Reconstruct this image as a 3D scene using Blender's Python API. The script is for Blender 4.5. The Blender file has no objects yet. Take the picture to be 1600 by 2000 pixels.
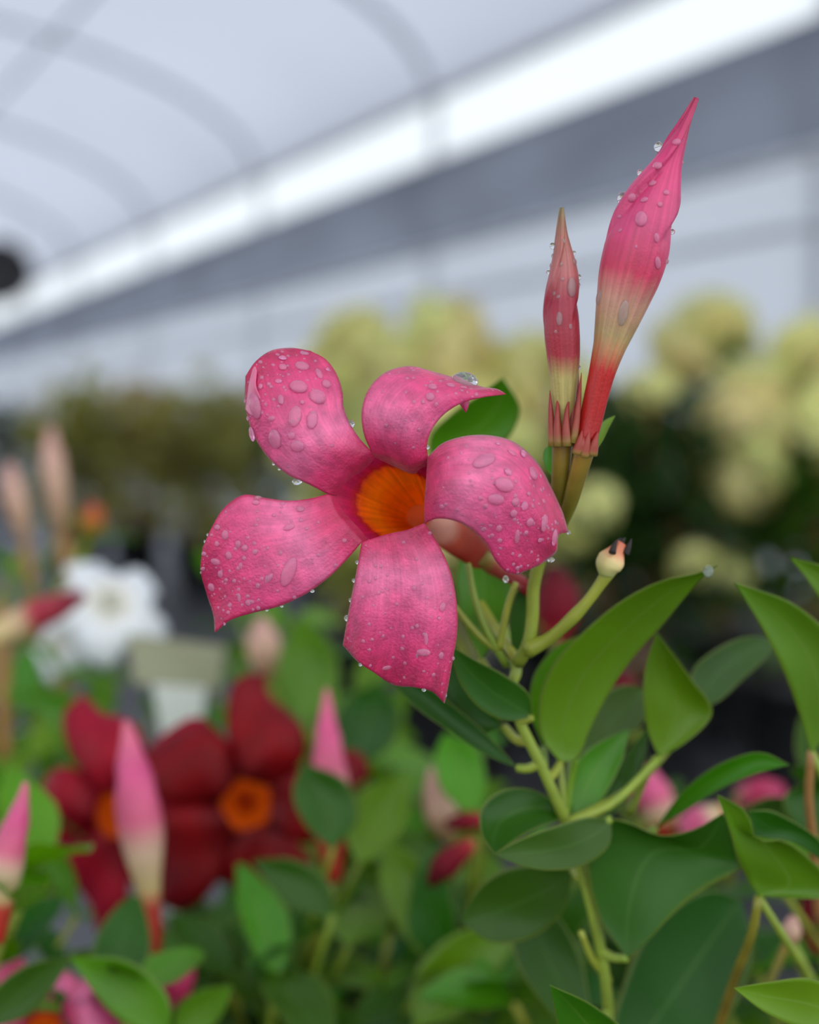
import bpy, math, random
import numpy as np
from mathutils import Vector, Matrix

# ------------------------------------------------------------------ camera
FPX = 2700.0                       # focal length in pixels of the 1600x2000 frame
HORIZON = 860.0
PITCH = math.atan((1000.0 - HORIZON) / FPX)
CAM = np.array([0.0, 0.0, 0.80])
FOCUS = 0.36
scene = bpy.context.scene
COL = scene.collection
cd = bpy.data.cameras.new('camera')
cam = bpy.data.objects.new('camera', cd)
COL.objects.link(cam)
cam.location = CAM
cam.rotation_euler = (math.pi / 2 - PITCH, 0, 0)
cd.sensor_fit = 'VERTICAL'
cd.sensor_height = 36.0
cd.lens = FPX / 2000.0 * 36.0
cd.clip_start = 0.01
cd.dof.use_dof = True
cd.dof.focus_distance = FOCUS
cd.dof.aperture_fstop = 5.1
scene.camera = cam

# ------------------------------------------------------------------ world: plain overcast sky
wd = bpy.data.worlds.new('overcast_sky')
scene.world = wd
wd.use_nodes = True
bg = wd.node_tree.nodes['Background']
bg.inputs[0].default_value = (0.90, 0.955, 1.0, 1)
bg.inputs[1].default_value = 2.0

vs = scene.view_settings
vs.view_transform = 'Standard'
vs.look = 'None'
vs.gamma = 1.0
vs.use_curve_mapping = False
vs.exposure = 0.0

# ------------------------------------------------------------------ helpers
rng = random.Random(7)
nrg = np.random.default_rng(11)
cp, sp = math.cos(PITCH), math.sin(PITCH)


def P(px, py, d):
    """photo pixel + distance along the view axis -> world point"""
    px = np.asarray(px, float); py = np.asarray(py, float); d = np.asarray(d, float)
    x = (px - 800.0) / FPX * d
    u = -(py - 1000.0) / FPX * d
    return np.stack([x + CAM[0], d * cp + u * sp + CAM[1], -d * sp + u * cp + CAM[2]], -1)


def PX(V):
    """world points -> photo pixels"""
    V = np.asarray(V) - CAM
    d = V[..., 1] * cp - V[..., 2] * sp
    u = V[..., 1] * sp + V[..., 2] * cp
    return np.stack([800 + V[..., 0] / d * FPX, 1000 - u / d * FPX], -1)


def spl(pts, n):
    """smooth curve through pts, n samples by chord length"""
    p = np.asarray(pts, float)
    k = len(p)
    if k == 2:
        t = np.linspace(0, 1, n)[:, None]
        return p[0] * (1 - t) + p[1] * t
    dd = np.linalg.norm(np.diff(p[:, :2], axis=0), axis=1) + 1e-6 * 1 + np.linalg.norm(np.diff(p, axis=0), axis=1) * 0.2
    s = np.concatenate([[0], np.cumsum(dd)])
    m = np.zeros_like(p)
    sl = np.diff(p, axis=0) / dd[:, None]
    m[0], m[-1] = sl[0], sl[-1]
    for i in range(1, k - 1):
        m[i] = (sl[i - 1] * dd[i] + sl[i] * dd[i - 1]) / (dd[i] + dd[i - 1])
    t = np.linspace(0, s[-1], n)
    j = np.clip(np.searchsorted(s, t, side='right') - 1, 0, k - 2)
    h = dd[j][:, None]
    x = ((t - s[j]) / dd[j])[:, None]
    return ((2 * x**3 - 3 * x**2 + 1) * p[j] + (x**3 - 2 * x**2 + x) * h * m[j]
            + (-2 * x**3 + 3 * x**2) * p[j + 1] + (x**3 - x**2) * h * m[j + 1])


OFF = {}


def empty(name, loc, label=None, cat=None, group=None, kind=None):
    o = bpy.data.objects.new(name, None)
    COL.objects.link(o)
    o.location = Vector(loc)
    o.empty_display_size = 0.05
    OFF[o.name] = np.asarray(loc, float)
    tag(o, label, cat, group, kind)
    return o


def tag(o, label=None, cat=None, group=None, kind=None):
    if label: o['label'] = label
    if cat: o['category'] = cat
    if group: o['group'] = group
    if kind: o['kind'] = kind
    return o


def mesh(name, V, F, mat, uv=None, smooth=True):
    me = bpy.data.meshes.new(name)
    me.from_pydata([tuple(v) for v in np.asarray(V, float)], [], [tuple(int(i) for i in f) for f in F])
    if uv is not None:
        lay = me.uv_layers.new(name='UVMap')
        idx = np.empty(len(me.loops), dtype=np.int32)
        me.loops.foreach_get('vertex_index', idx)
        lay.data.foreach_set('uv', np.asarray(uv, np.float32)[idx].ravel())
    if smooth:
        me.polygons.foreach_set('use_smooth', [True] * len(me.polygons))
    mats = mat if isinstance(mat, (list, tuple)) else [mat]
    for m in mats:
        me.materials.append(m)
    me.update()
    return me


def put(name, V, F, mat, parent=None, uv=None, smooth=True, solid=0.0, **kw):
    """one mesh object in world coordinates; a child stores its points relative to its thing"""
    off = OFF[parent.name] if parent is not None else np.zeros(3)
    me = mesh(name, np.asarray(V, float) - off, F, mat, uv, smooth)
    o = bpy.data.objects.new(name, me)
    COL.objects.link(o)
    if parent is not None:
        o.parent = parent
    OFF[o.name] = off
    if solid:
        md = o.modifiers.new('thickness', 'SOLIDIFY')
        md.thickness = solid
        md.offset = 0
    tag(o, **kw)
    return o


def inst(name, me, M, parent=None, **kw):
    """object sharing mesh data, world matrix M"""
    o = bpy.data.objects.new(name, me)
    COL.objects.link(o)
    off = OFF[parent.name] if parent is not None else np.zeros(3)
    if parent is not None:
        o.parent = parent
    o.matrix_basis = Matrix.Translation(-Vector(off)) @ M
    OFF[o.name] = off
    tag(o, **kw)
    return o


def gridF(nu, nv, wrap=False):
    F = []
    for j in range(nv - 1):
        for i in range(nu - (0 if wrap else 1)):
            a = j * nu + i
            b = j * nu + (i + 1) % nu
            F.append((a, b, b + nu, a + nu))
    return F


def tube(path, rad, n=10, uoff=0.0, mod=None, caps=True):
    """rings around a path; returns V, F, uv. uv.y runs along the path"""
    p = np.asarray(path, float)
    r = np.asarray(rad, float)
    k = len(p)
    tg = np.gradient(p, axis=0)
    tg /= np.linalg.norm(tg, axis=1)[:, None] + 1e-12
    ref = np.array([0, 1.0, 0]) if abs(tg[0][1]) < 0.8 else np.array([1.0, 0, 0])
    V, UV = [], []
    a = np.cross(tg[0], ref); a /= np.linalg.norm(a)
    for i in range(k):
        a = a - tg[i] * np.dot(a, tg[i]); a /= np.linalg.norm(a) + 1e-12
        b = np.cross(tg[i], a)
        v = i / (k - 1)
        for j in range(n):
            th = 2 * math.pi * j / n + uoff
            rr = r[i] * (mod(th, v) if mod else 1.0)
            V.append(p[i] + (a * math.cos(th) + b * math.sin(th)) * rr)
            UV.append((j / n, v))
    F = gridF(n, k, True)
    if caps:
        V.append(p[0]); UV.append((0.5, 0)); c0 = len(V) - 1
        V.append(p[-1]); UV.append((0.5, 1)); c1 = len(V) - 1
        for j in range(n):
            F.append((c0, (j + 1) % n, j))
            F.append((c1, (k - 1) * n + j, (k - 1) * n + (j + 1) % n))
    return np.array(V), F, np.array(UV)


def boxV(x0, x1, y0, y1, z0, z1):
    V = [(x, y, z) for x in (x0, x1) for y in (y0, y1) for z in (z0, z1)]
    F = [(0, 1, 3, 2), (4, 6, 7, 5), (0, 4, 5, 1), (2, 3, 7, 6), (0, 2, 6, 4), (1, 5, 7, 3)]
    return np.array(V, float), F


def lathe(prof, n=28):
    V, UV = [], []
    for k, (r, z) in enumerate(prof):
        for j in range(n):
            th = 2 * math.pi * j / n
            V.append((r * math.cos(th), r * math.sin(th), z)); UV.append((j / n, k / (len(prof) - 1)))
    return np.array(V, float), gridF(n, len(prof), True), np.array(UV)


# ------------------------------------------------------------------ materials
def lin(r, g, b):
    f = lambda c: (c / 12.92 if c <= 0.04045 else ((c + 0.055) / 1.055) ** 2.4)
    return (f(r / 255), f(g / 255), f(b / 255))


def nodes_of(name):
    m = bpy.data.materials.new(name)
    m.use_nodes = True
    nt = m.node_tree
    nt.nodes.clear()
    return m, nt, lambda t: nt.nodes.new(t), lambda a, b: nt.links.new(a, b)


def organic(name, stops, rough=0.45, transl=0.3, spec=0.5, noise=(60, 0.12), warp=0.0, warp_scale=(40, 4), axis='V',
            vary=0.0, bump=0.0, bump_scale=900, midrib=None, tint=None, coat=0.0, streak=0.0, sheen=0.0, edge=None):
    """leaf / petal skin: colour along the uv, mottled by noise, part of the light shining through"""
    m, nt, N, K = nodes_of(name)
    out = N('ShaderNodeOutputMaterial')
    tc = N('ShaderNodeTexCoord')
    sep = N('ShaderNodeSeparateXYZ'); K(tc.outputs['UV'], sep.inputs[0])
    fac = sep.outputs['Y' if axis == 'V' else 'X']
    if warp:
        mp = N('ShaderNodeMapping'); mp.inputs['Scale'].default_value = (warp_scale[0], warp_scale[1], 1)
        K(tc.outputs['UV'], mp.inputs[0])
        nz = N('ShaderNodeTexNoise'); nz.inputs['Scale'].default_value = 1.0; nz.inputs['Detail'].default_value = 3
        K(mp.outputs[0], nz.inputs['Vector'])
        ma = N('ShaderNodeMath'); ma.operation = 'MULTIPLY_ADD'
        K(nz.outputs[0], ma.inputs[0]); ma.inputs[1].default_value = warp; 
        sb = N('ShaderNodeMath'); sb.operation = 'SUBTRACT'; K(fac, sb.inputs[0]); sb.inputs[1].default_value = warp * 0.5
        K(sb.outputs[0], ma.inputs[2])
        fac = ma.outputs[0]
    cr = N('ShaderNodeValToRGB')
    el = cr.color_ramp.elements
    while len(el) < len(stops): el.new(0.5)
    for e, (p, c) in zip(el, stops):
        e.position = p; e.color = (*c, 1)
    K(fac, cr.inputs[0])
    colr = cr.outputs[0]
    hs = N('ShaderNodeHueSaturation')
    K(colr, hs.inputs['Color'])
    n2 = N('ShaderNodeTexNoise'); n2.inputs['Scale'].default_value = noise[0]; n2.inputs['Detail'].default_value = 4
    K(tc.outputs['Object'], n2.inputs['Vector'])
    mr = N('ShaderNodeMapRange'); mr.inputs['From Min'].default_value = 0.3; mr.inputs['From Max'].default_value = 0.7
    mr.inputs['To Min'].default_value = 1 - noise[1]; mr.inputs['To Max'].default_value = 1 + noise[1]
    K(n2.outputs[0], mr.inputs[0])
    val = mr.outputs[0]
    if vary:
        oi = N('ShaderNodeObjectInfo')
        m2 = N('ShaderNodeMapRange'); m2.inputs['To Min'].default_value = 1 - vary; m2.inputs['To Max'].default_value = 1 + vary
        K(oi.outputs['Random'], m2.inputs[0])
        mm = N('ShaderNodeMath'); mm.operation = 'MULTIPLY'; K(val, mm.inputs[0]); K(m2.outputs[0], mm.inputs[1]); val = mm.outputs[0]
        m3 = N('ShaderNodeMapRange'); m3.inputs['To Min'].default_value = 0.5 - 0.03; m3.inputs['To Max'].default_value = 0.5 + 0.02
        wn = N('ShaderNodeTexWhiteNoise'); wn.noise_dimensions = '1D'; K(oi.outputs['Random'], wn.inputs['W'])
        K(wn.outputs[0], m3.inputs[0]); K(m3.outputs[0], hs.inputs['Hue'])
    K(val, hs.inputs['Value'])
    colr = hs.outputs[0]
    if midrib:
        c, w = midrib
        ab = N('ShaderNodeMath'); ab.operation = 'SUBTRACT'; K(sep.outputs['X'], ab.inputs[0]); ab.inputs[1].default_value = 0.5
        a2 = N('ShaderNodeMath'); a2.operation = 'ABSOLUTE'; K(ab.outputs[0], a2.inputs[0])
        m4 = N('ShaderNodeMapRange'); m4.inputs['From Min'].default_value = w * 0.4; m4.inputs['From Max'].default_value = w
        m4.inputs['To Min'].default_value = 0.35; m4.inputs['To Max'].default_value = 0
        K(a2.outputs[0], m4.inputs[0])
        mx = N('ShaderNodeMix'); mx.data_type = 'RGBA'; K(m4.outputs[0], mx.inputs['Factor']); K(colr, mx.inputs['A']); mx.inputs['B'].default_value = (*c, 1)
        colr = mx.outputs['Result']
    if edge:
        eb = N('ShaderNodeMath'); eb.operation = 'SUBTRACT'; K(sep.outputs['X'], eb.inputs[0]); eb.inputs[1].default_value = 0.5
        e2 = N('ShaderNodeMath'); e2.operation = 'ABSOLUTE'; K(eb.outputs[0], e2.inputs[0])
        e3 = N('ShaderNodeMapRange'); e3.inputs['From Min'].default_value = 0.455; e3.inputs['From Max'].default_value = 0.5; e3.inputs['To Max'].default_value = 0.75
        K(e2.outputs[0], e3.inputs[0])
        e4 = N('ShaderNodeMix'); e4.data_type = 'RGBA'; K(e3.outputs[0], e4.inputs['Factor']); K(colr, e4.inputs['A']); e4.inputs['B'].default_value = (*edge, 1)
        colr = e4.outputs['Result']
    if streak:
        mp = N('ShaderNodeMapping'); mp.inputs['Scale'].default_value = (38, 1.5, 1); K(tc.outputs['UV'], mp.inputs[0])
        n4 = N('ShaderNodeTexNoise'); n4.inputs['Scale'].default_value = 1; n4.inputs['Detail'].default_value = 2; K(mp.outputs[0], n4.inputs['Vector'])
        m5 = N('ShaderNodeMapRange'); m5.inputs['From Min'].default_value = 0.35; m5.inputs['From Max'].default_value = 0.65
        m5.inputs['To Min'].default_value = 1 - streak; m5.inputs['To Max'].default_value = 1 + streak * 0.5; K(n4.outputs[0], m5.inputs[0])
        h2 = N('ShaderNodeHueSaturation'); K(colr, h2.inputs['Color']); K(m5.outputs[0], h2.inputs['Value']); colr = h2.outputs[0]
    pb = N('ShaderNodeBsdfPrincipled')
    K(colr, pb.inputs['Base Color'])
    pb.inputs['Roughness'].default_value = rough
    pb.inputs['Specular IOR Level'].default_value = spec
    pb.inputs['Coat Weight'].default_value = coat
    pb.inputs['Sheen Weight'].default_value = sheen
    pb.inputs['Sheen Roughness'].default_value = 0.4
    pb.inputs['Coat Roughness'].default_value = 0.25
    if bump:
        n3 = N('ShaderNodeTexNoise'); n3.inputs['Scale'].default_value = bump_scale; n3.inputs['Detail'].default_value = 3
        K(tc.outputs['Object'], n3.inputs['Vector'])
        bp = N('ShaderNodeBump'); bp.inputs['Strength'].default_value = bump; bp.inputs['Distance'].default_value = 0.0006
        K(n3.outputs[0], bp.inputs['Height']); K(bp.outputs[0], pb.inputs['Normal'])
    sh = pb.outputs[0]
    if transl:
        tr = N('ShaderNodeBsdfTranslucent')
        if tint:
            mt = N('ShaderNodeMix'); mt.data_type = 'RGBA'; mt.blend_type = 'MULTIPLY'; mt.inputs['Factor'].default_value = 1
            K(colr, mt.inputs['A']); mt.inputs['B'].default_value = (*tint, 1); K(mt.outputs['Result'], tr.inputs[0])
        else:
            K(colr, tr.inputs[0])
        ms = N('ShaderNodeMixShader'); ms.inputs[0].default_value = transl
        K(sh, ms.inputs[1]); K(tr.outputs[0], ms.inputs[2]); sh = ms.outputs[0]
    K(sh, out.inputs[0])
    return m


def plain(name, col, rough=0.6, metal=0.0, noise=(8, 0.15), spec=0.5, bump=0.0, bump_scale=40, bump_dist=0.004):
    m, nt, N, K = nodes_of(name)
    out = N('ShaderNodeOutputMaterial'); pb = N('ShaderNodeBsdfPrincipled'); tc = N('ShaderNodeTexCoord')
    nz = N('ShaderNodeTexNoise'); nz.inputs['Scale'].default_value = noise[0]; nz.inputs['Detail'].default_value = 5
    K(tc.outputs['Object'], nz.inputs['Vector'])
    mr = N('ShaderNodeMapRange'); mr.inputs['From Min'].default_value = 0.3; mr.inputs['From Max'].default_value = 0.7
    mr.inputs['To Min'].default_value = 1 - noise[1]; mr.inputs['To Max'].default_value = 1 + noise[1]
    K(nz.outputs[0], mr.inputs[0])
    hs = N('ShaderNodeHueSaturation'); hs.inputs['Color'].default_value = (*col, 1); K(mr.outputs[0], hs.inputs['Value'])
    K(hs.outputs[0], pb.inputs['Base Color'])
    pb.inputs['Roughness'].default_value = rough; pb.inputs['Metallic'].default_value = metal; pb.inputs['Specular IOR Level'].default_value = spec
    if bump:
        n3 = N('ShaderNodeTexNoise'); n3.inputs['Scale'].default_value = bump_scale; n3.inputs['Detail'].default_value = 4
        K(tc.outputs['Object'], n3.inputs['Vector'])
        bp = N('ShaderNodeBump'); bp.inputs['Strength'].default_value = bump; bp.inputs['Distance'].default_value = bump_dist
        K(n3.outputs[0], bp.inputs['Height']); K(bp.outputs[0], pb.inputs['Normal'])
    K(pb.outputs[0], out.inputs[0])
    return m


def film(name, col, clear=0.0, diffuse=0.15, noise=(0.6, 0.04)):
    """greenhouse plastic: daylight glows through it"""
    m, nt, N, K = nodes_of(name)
    out = N('ShaderNodeOutputMaterial'); tc = N('ShaderNodeTexCoord')
    nz = N('ShaderNodeTexNoise'); nz.inputs['Scale'].default_value = noise[0]; nz.inputs['Detail'].default_value = 4
    K(tc.outputs['Object'], nz.inputs['Vector'])
    mr = N('ShaderNodeMapRange'); mr.inputs['From Min'].default_value = 0.3; mr.inputs['From Max'].default_value = 0.7
    mr.inputs['To Min'].default_value = 1 - noise[1]; mr.inputs['To Max'].default_value = 1 + noise[1]
    K(nz.outputs[0], mr.inputs[0])
    hs = N('ShaderNodeHueSaturation'); hs.inputs['Color'].default_value = (*col, 1); K(mr.outputs[0], hs.inputs['Value'])
    tr = N('ShaderNodeBsdfTranslucent'); K(hs.outputs[0], tr.inputs[0])
    df = N('ShaderNodeBsdfDiffuse'); K(hs.outputs[0], df.inputs[0])
    ms = N('ShaderNodeMixShader'); ms.inputs[0].default_value = diffuse
    K(tr.outputs[0], ms.inputs[1]); K(df.outputs[0], ms.inputs[2]); sh = ms.outputs[0]
    if clear:
        tp = N('ShaderNodeBsdfTransparent'); tp.inputs[0].default_value = (0.96, 0.98, 1, 1)
        m2 = N('ShaderNodeMixShader'); m2.inputs[0].default_value = clear
        K(sh, m2.inputs[1]); K(tp.outputs[0], m2.inputs[2]); sh = m2.outputs[0]
    K(sh, out.inputs[0])
    return m


def water(name, base=(1, 1, 1), tw=0.9):
    m, nt, N, K = nodes_of(name)
    out = N('ShaderNodeOutputMaterial'); g = N('ShaderNodeBsdfPrincipled')
    g.inputs['Base Color'].default_value = (*base, 1); g.inputs['Roughness'].default_value = 0.05
    g.inputs['IOR'].default_value = 1.30; g.inputs['Transmission Weight'].default_value = tw  # the opaque share lightens drops, standing in for focused light
    g.inputs['Specular IOR Level'].default_value = 0.8
    K(g.outputs[0], out.inputs[0])
    return m


M_roof = film('roof_film', (0.385, 0.40, 0.455))
M_vent = film('vent_film', (0.55, 0.56, 0.56), clear=0.32)
M_curt = film('curtain_film', (0.165, 0.18, 0.22), noise=(0.9, 0.12))
M_wall = film('wall_film', (0.47, 0.49, 0.535))
M_pipe = plain('galvanised_pipe', (0.60, 0.62, 0.66), rough=0.5, metal=0.1)
M_mat = plain('ground_cloth', (0.055, 0.055, 0.062), rough=0.45, noise=(3, 0.35), bump=0.4, bump_scale=60)
M_path = plain('gravel_path', (0.34, 0.34, 0.36), rough=0.8, noise=(20, 0.3), bump=0.6, bump_scale=90)
M_pot = plain('pot_plastic', (0.018, 0.018, 0.02), rough=0.4, noise=(20, 0.2))
M_soil = plain('potting_soil', (0.035, 0.022, 0.014), rough=0.95, noise=(60, 0.5), bump=1.0, bump_scale=120)
M_water = water('water')
M_waterlit = water('water_painted_light', (1.0, 0.44, 0.68), 0.72)  # pink diffuse share paints in the light a drop focuses on the petal
M_dark = plain('dark_metal', (0.13, 0.12, 0.122), rough=0.5)
M_tagc = plain('tag_card', lin(150, 150, 122), rough=0.6)
M_tags = plain('tag_plastic', lin(205, 208, 200), rough=0.5)

M_petal = organic('pink_petal', [(0.0, lin(200, 26, 80)), (0.14, lin(220, 60, 116)), (0.34, lin(245, 124, 172)), (0.62, lin(234, 82, 141)), (0.85, lin(221, 56, 115)), (1.0, lin(196, 28, 86))],
                  rough=0.42, transl=0.30, spec=0.6, noise=(260, 0.20), bump=0.5, bump_scale=1300, warp=0.22, warp_scale=(4, 3), streak=0.10, sheen=0.35, edge=lin(196, 18, 74))  # pale band and mottling also paint in the lit base and sheen
M_throat = organic('flower_throat', [(0.0, lin(214, 44, 104)), (0.26, lin(208, 28, 88)), (0.345, lin(190, 24, 36)), (0.40, lin(240, 100, 8)), (0.56, lin(255, 140, 10)), (0.7, lin(255, 134, 6)), (1.0, lin(255, 130, 8))],
                   rough=0.5, transl=0.55, spec=0.3, noise=(200, 0.08), warp=0.12, warp_scale=(34, 2.0), bump=0.3, bump_scale=1500, streak=0.22)
M_tubeout = organic('flower_tube', [(0.0, lin(240, 190, 176)), (0.60, lin(240, 190, 170)), (0.82, lin(242, 190, 166)), (0.86, lin(214, 96, 66)), (0.93, lin(170, 52, 34)), (1.0, lin(150, 60, 34))],
                    rough=0.45, transl=0.5, noise=(200, 0.1))
M_budbig = organic('bud_skin', [(0.0, lin(170, 20, 16)), (0.20, lin(196, 34, 30)), (0.245, lin(190, 120, 78)), (0.30, lin(186, 160, 108)), (0.40, lin(206, 150, 128)), (0.48, lin(206, 56, 90)), (0.60, lin(214, 74, 122)), (0.8, lin(216, 56, 116)), (1.0, lin(170, 40, 80))],
                   rough=0.4, transl=0.15, noise=(180, 0.10), warp=0.09, warp_scale=(20, 2), streak=0.16, bump=0.2, bump_scale=1200)
M_budsm = organic('small_bud_skin', [(0.0, lin(196, 90, 70)), (0.10, lin(176, 160, 90)), (0.28, lin(190, 176, 106)), (0.38, lin(178, 54, 66)), (0.60, lin(164, 42, 64)), (0.72, lin(190, 108, 108)), (0.88, lin(176, 112, 96)), (1.0, lin(126, 112, 70))],
                  rough=0.4, transl=0.15, noise=(180, 0.10), warp=0.10, warp_scale=(16, 2), streak=0.18, bump=0.2, bump_scale=1200)
M_sepal = organic('sepal', [(0.0, lin(140, 130, 52)), (0.25, lin(166, 74, 58)), (1.0, lin(150, 28, 34))], transl=0.2, noise=(150, 0.15))
M_stem = organic('green_stem', [(0, lin(130, 150, 44)), (1, lin(146, 160, 56))], rough=0.4, transl=0.12, noise=(90, 0.18), vary=0.1)
M_stemol = organic('olive_stem', [(0, lin(128, 128, 36)), (1, lin(140, 112, 40))], rough=0.4, transl=0.12, noise=(90, 0.25))
M_stembr = organic('brown_stem', [(0, lin(150, 110, 60)), (1, lin(176, 120, 70))], rough=0.5, transl=0.0, noise=(90, 0.18))
M_spent = organic('spent_calyx', [(0.0, lin(180, 190, 110)), (0.45, lin(226, 200, 140)), (0.75, lin(228, 140, 100)), (1.0, lin(210, 110, 80))], transl=0.15, noise=(120, 0.1), warp=0.2, warp_scale=(6, 2))
M_blacktip = plain('withered_tip', (0.02, 0.013, 0.01), rough=0.8)
LEAFRIB = lin(120, 150, 60)
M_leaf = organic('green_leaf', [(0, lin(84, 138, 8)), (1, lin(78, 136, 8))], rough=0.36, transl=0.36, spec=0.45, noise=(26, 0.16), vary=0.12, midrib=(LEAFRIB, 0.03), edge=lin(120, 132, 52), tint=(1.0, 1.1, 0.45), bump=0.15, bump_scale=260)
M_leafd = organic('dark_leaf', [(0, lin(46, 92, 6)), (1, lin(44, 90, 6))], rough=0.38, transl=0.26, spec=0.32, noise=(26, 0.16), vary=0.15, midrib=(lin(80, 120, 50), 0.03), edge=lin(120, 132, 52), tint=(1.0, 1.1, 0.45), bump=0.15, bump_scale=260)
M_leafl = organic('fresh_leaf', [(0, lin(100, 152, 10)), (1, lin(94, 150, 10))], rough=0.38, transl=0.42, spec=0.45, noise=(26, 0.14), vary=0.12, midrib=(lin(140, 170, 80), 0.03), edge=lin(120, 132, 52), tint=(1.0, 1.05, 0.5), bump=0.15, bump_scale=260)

# ------------------------------------------------------------------ the greenhouse
TH = math.atan(1400.0 / FPX)
NV = np.array([math.cos(TH), math.sin(TH), 0.0])       # towards the right wall
UV_ = np.array([-math.sin(TH), math.cos(TH), 0.0])     # along the house
A0, A1 = -2.5, 3.5                                     # side walls
S0, S1 = -0.65, 22.0                                    # house ends; the near one is set close for front light
Z_RAIL, Z_VENT, Z_CURT, Z_MID = 2.60, 2.25, 1.79, 1.545
AC, AR, RISE = 0.5, 3.0, 0.92


def H(a, s, z):
    a = np.asarray(a, float); s = np.asarray(s, float); z = np.asarray(z, float)
    return a[..., None] * NV + s[..., None] * UV_ + z[..., None] * np.array([0, 0, 1.0])


def hquad(name, pts, mat, parent=None, **kw):
    V = np.array([H(np.float64(a), np.float64(s), np.float64(z)) for a, s, z in pts])
    return put(name, V, [(0, 1, 2, 3)], mat, parent, smooth=False, **kw)


def hbox(name, a0, a1, s0, s1, z0, z1, mat, parent=None, **kw):
    V, F = boxV(a0, a1, s0, s1, z0, z1)
    return put(name, H(V[:, 0], V[:, 1], V[:, 2]), F, mat, parent, smooth=False, **kw)


hquad('floor', [(A0, S0, 0), (A1, S0, 0), (A1, S1, 0), (A0, S1, 0)], M_mat, kind='structure')
hquad('ground_outside', [(-40, -40, -0.02), (40, -40, -0.02), (40, 60, -0.02), (-40, 60, -0.02)], M_path, kind='structure')
tt = np.linspace(0, math.pi, 41)
Vr = np.concatenate([H(AC + AR * np.cos(tt), np.full(41, s), Z_RAIL + RISE * np.sin(tt) + 0.035) for s in np.linspace(S0, S1, 28)])
hquad('path', [(2.2, 9.5, 0.005), (3.44, 9.5, 0.005), (3.44, S1, 0.005), (2.2, S1, 0.005)], M_path, kind='structure')
ceil_ = put('ceiling', Vr, gridF(41, 28), M_roof, kind='structure')
HOOP = 2.53
s_first = (7.39 - A1 * math.sin(TH)) / math.cos(TH)
hs = [s_first + HOOP * k for k in range(0, 7)] + [(4.86 - A1 * math.sin(TH)) / math.cos(TH), 0.9, S0]
for s in hs:
    V, F, U = tube(H(AC + AR * np.cos(tt), np.full(41, s), Z_RAIL + RISE * np.sin(tt)), np.full(41, 0.025), 10)
    put('hoop', V, F, M_pipe, ceil_, U)
for t in (0.322 * math.pi, 0.5 * math.pi, 0.78 * math.pi):
    a, z = AC + AR * math.cos(t), Z_RAIL + RISE * math.sin(t) - 0.03
    V, F, U = tube(H(np.array([a, a]), np.array([S0, S1]), np.array([z, z])), [0.018, 0.018], 8)
    put('purlin', V, F, M_pipe, ceil_, U)
for side, a, sg in (('right', A1, 1), ('left', A0, -1)):
    low_ = 0.25 if side == 'right' else 1.62          # unseen left sheet kept rolled up to brighten the shrubs
    w = hquad('wall_' + side, [(a, S0, low_), (a, S1, low_), (a, S1, Z_CURT), (a, S0, Z_CURT)], M_wall, kind='structure')
    hquad('vent_sheet', [(a, S0, Z_VENT), (a, S1, Z_VENT), (a, S1, Z_RAIL), (a, S0, Z_RAIL)], M_vent, w)
    # gathered side curtain: gently billowing sheet
    ss = np.linspace(S0, S1, 160); zz = np.linspace(Z_CURT, Z_VENT, 9)
    Vc = np.concatenate([H(a - sg * (0.05 + 0.03 * np.sin(ss * 2.1 + z * 9) * math.sin((z - Z_CURT) / (Z_VENT - Z_CURT) * math.pi) + 0.04 * np.sin((z - Z_CURT) / (Z_VENT - Z_CURT) * math.pi) * np.ones_like(ss)), ss, np.full(160, z)) for z in zz])
    put('side_curtain', Vc, gridF(160, 9), M_curt, w)
    V, F, U = tube(H(np.full(2, a - sg * 0.06), np.array([S0, S1]), np.full(2, Z_CURT)), [0.028, 0.028], 10); put('roll_bar', V, F, M_pipe, w, U)
    V, F, U = tube(H(np.full(2, a - sg * 0.02), np.array([S0, S1]), np.full(2, Z_RAIL)), [0.035, 0.035], 10); put('eave_rail', V, F, M_pipe, w, U)
    V, F, U = tube(H(np.full(2, a - sg * 0.03), np.array([S0, S1]), np.full(2, Z_MID)), [0.022, 0.022], 10); put('wall_rail', V, F, M_pipe, w, U)
    hbox('base_board', a - 0.02, a + 0.02, S0, S1, 0, 0.26, plain('board_' + side, (0.2, 0.19, 0.17)), w)
    for s in hs:
        V, F, U = tube(H(np.full(2, a + sg * 0.04), np.full(2, s), np.array([0.0, Z_RAIL])), [0.026, 0.026], 10)
        put('post', V, F, M_pipe, w, U)
for nm, s in (('wall_front', S1),):   # near end, unseen behind the camera, left open to brighten the flower
    arch = H(AC + AR * np.cos(tt), np.full(41, s), Z_RAIL + RISE * np.sin(tt) + 0.035)
    V = np.concatenate([arch, H(np.array([A0, A1]), np.array([s, s]), np.array([0.0, 0.0]))])
    put(nm, V, [tuple(range(43))], M_wall, smooth=False, kind='structure')
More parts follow.
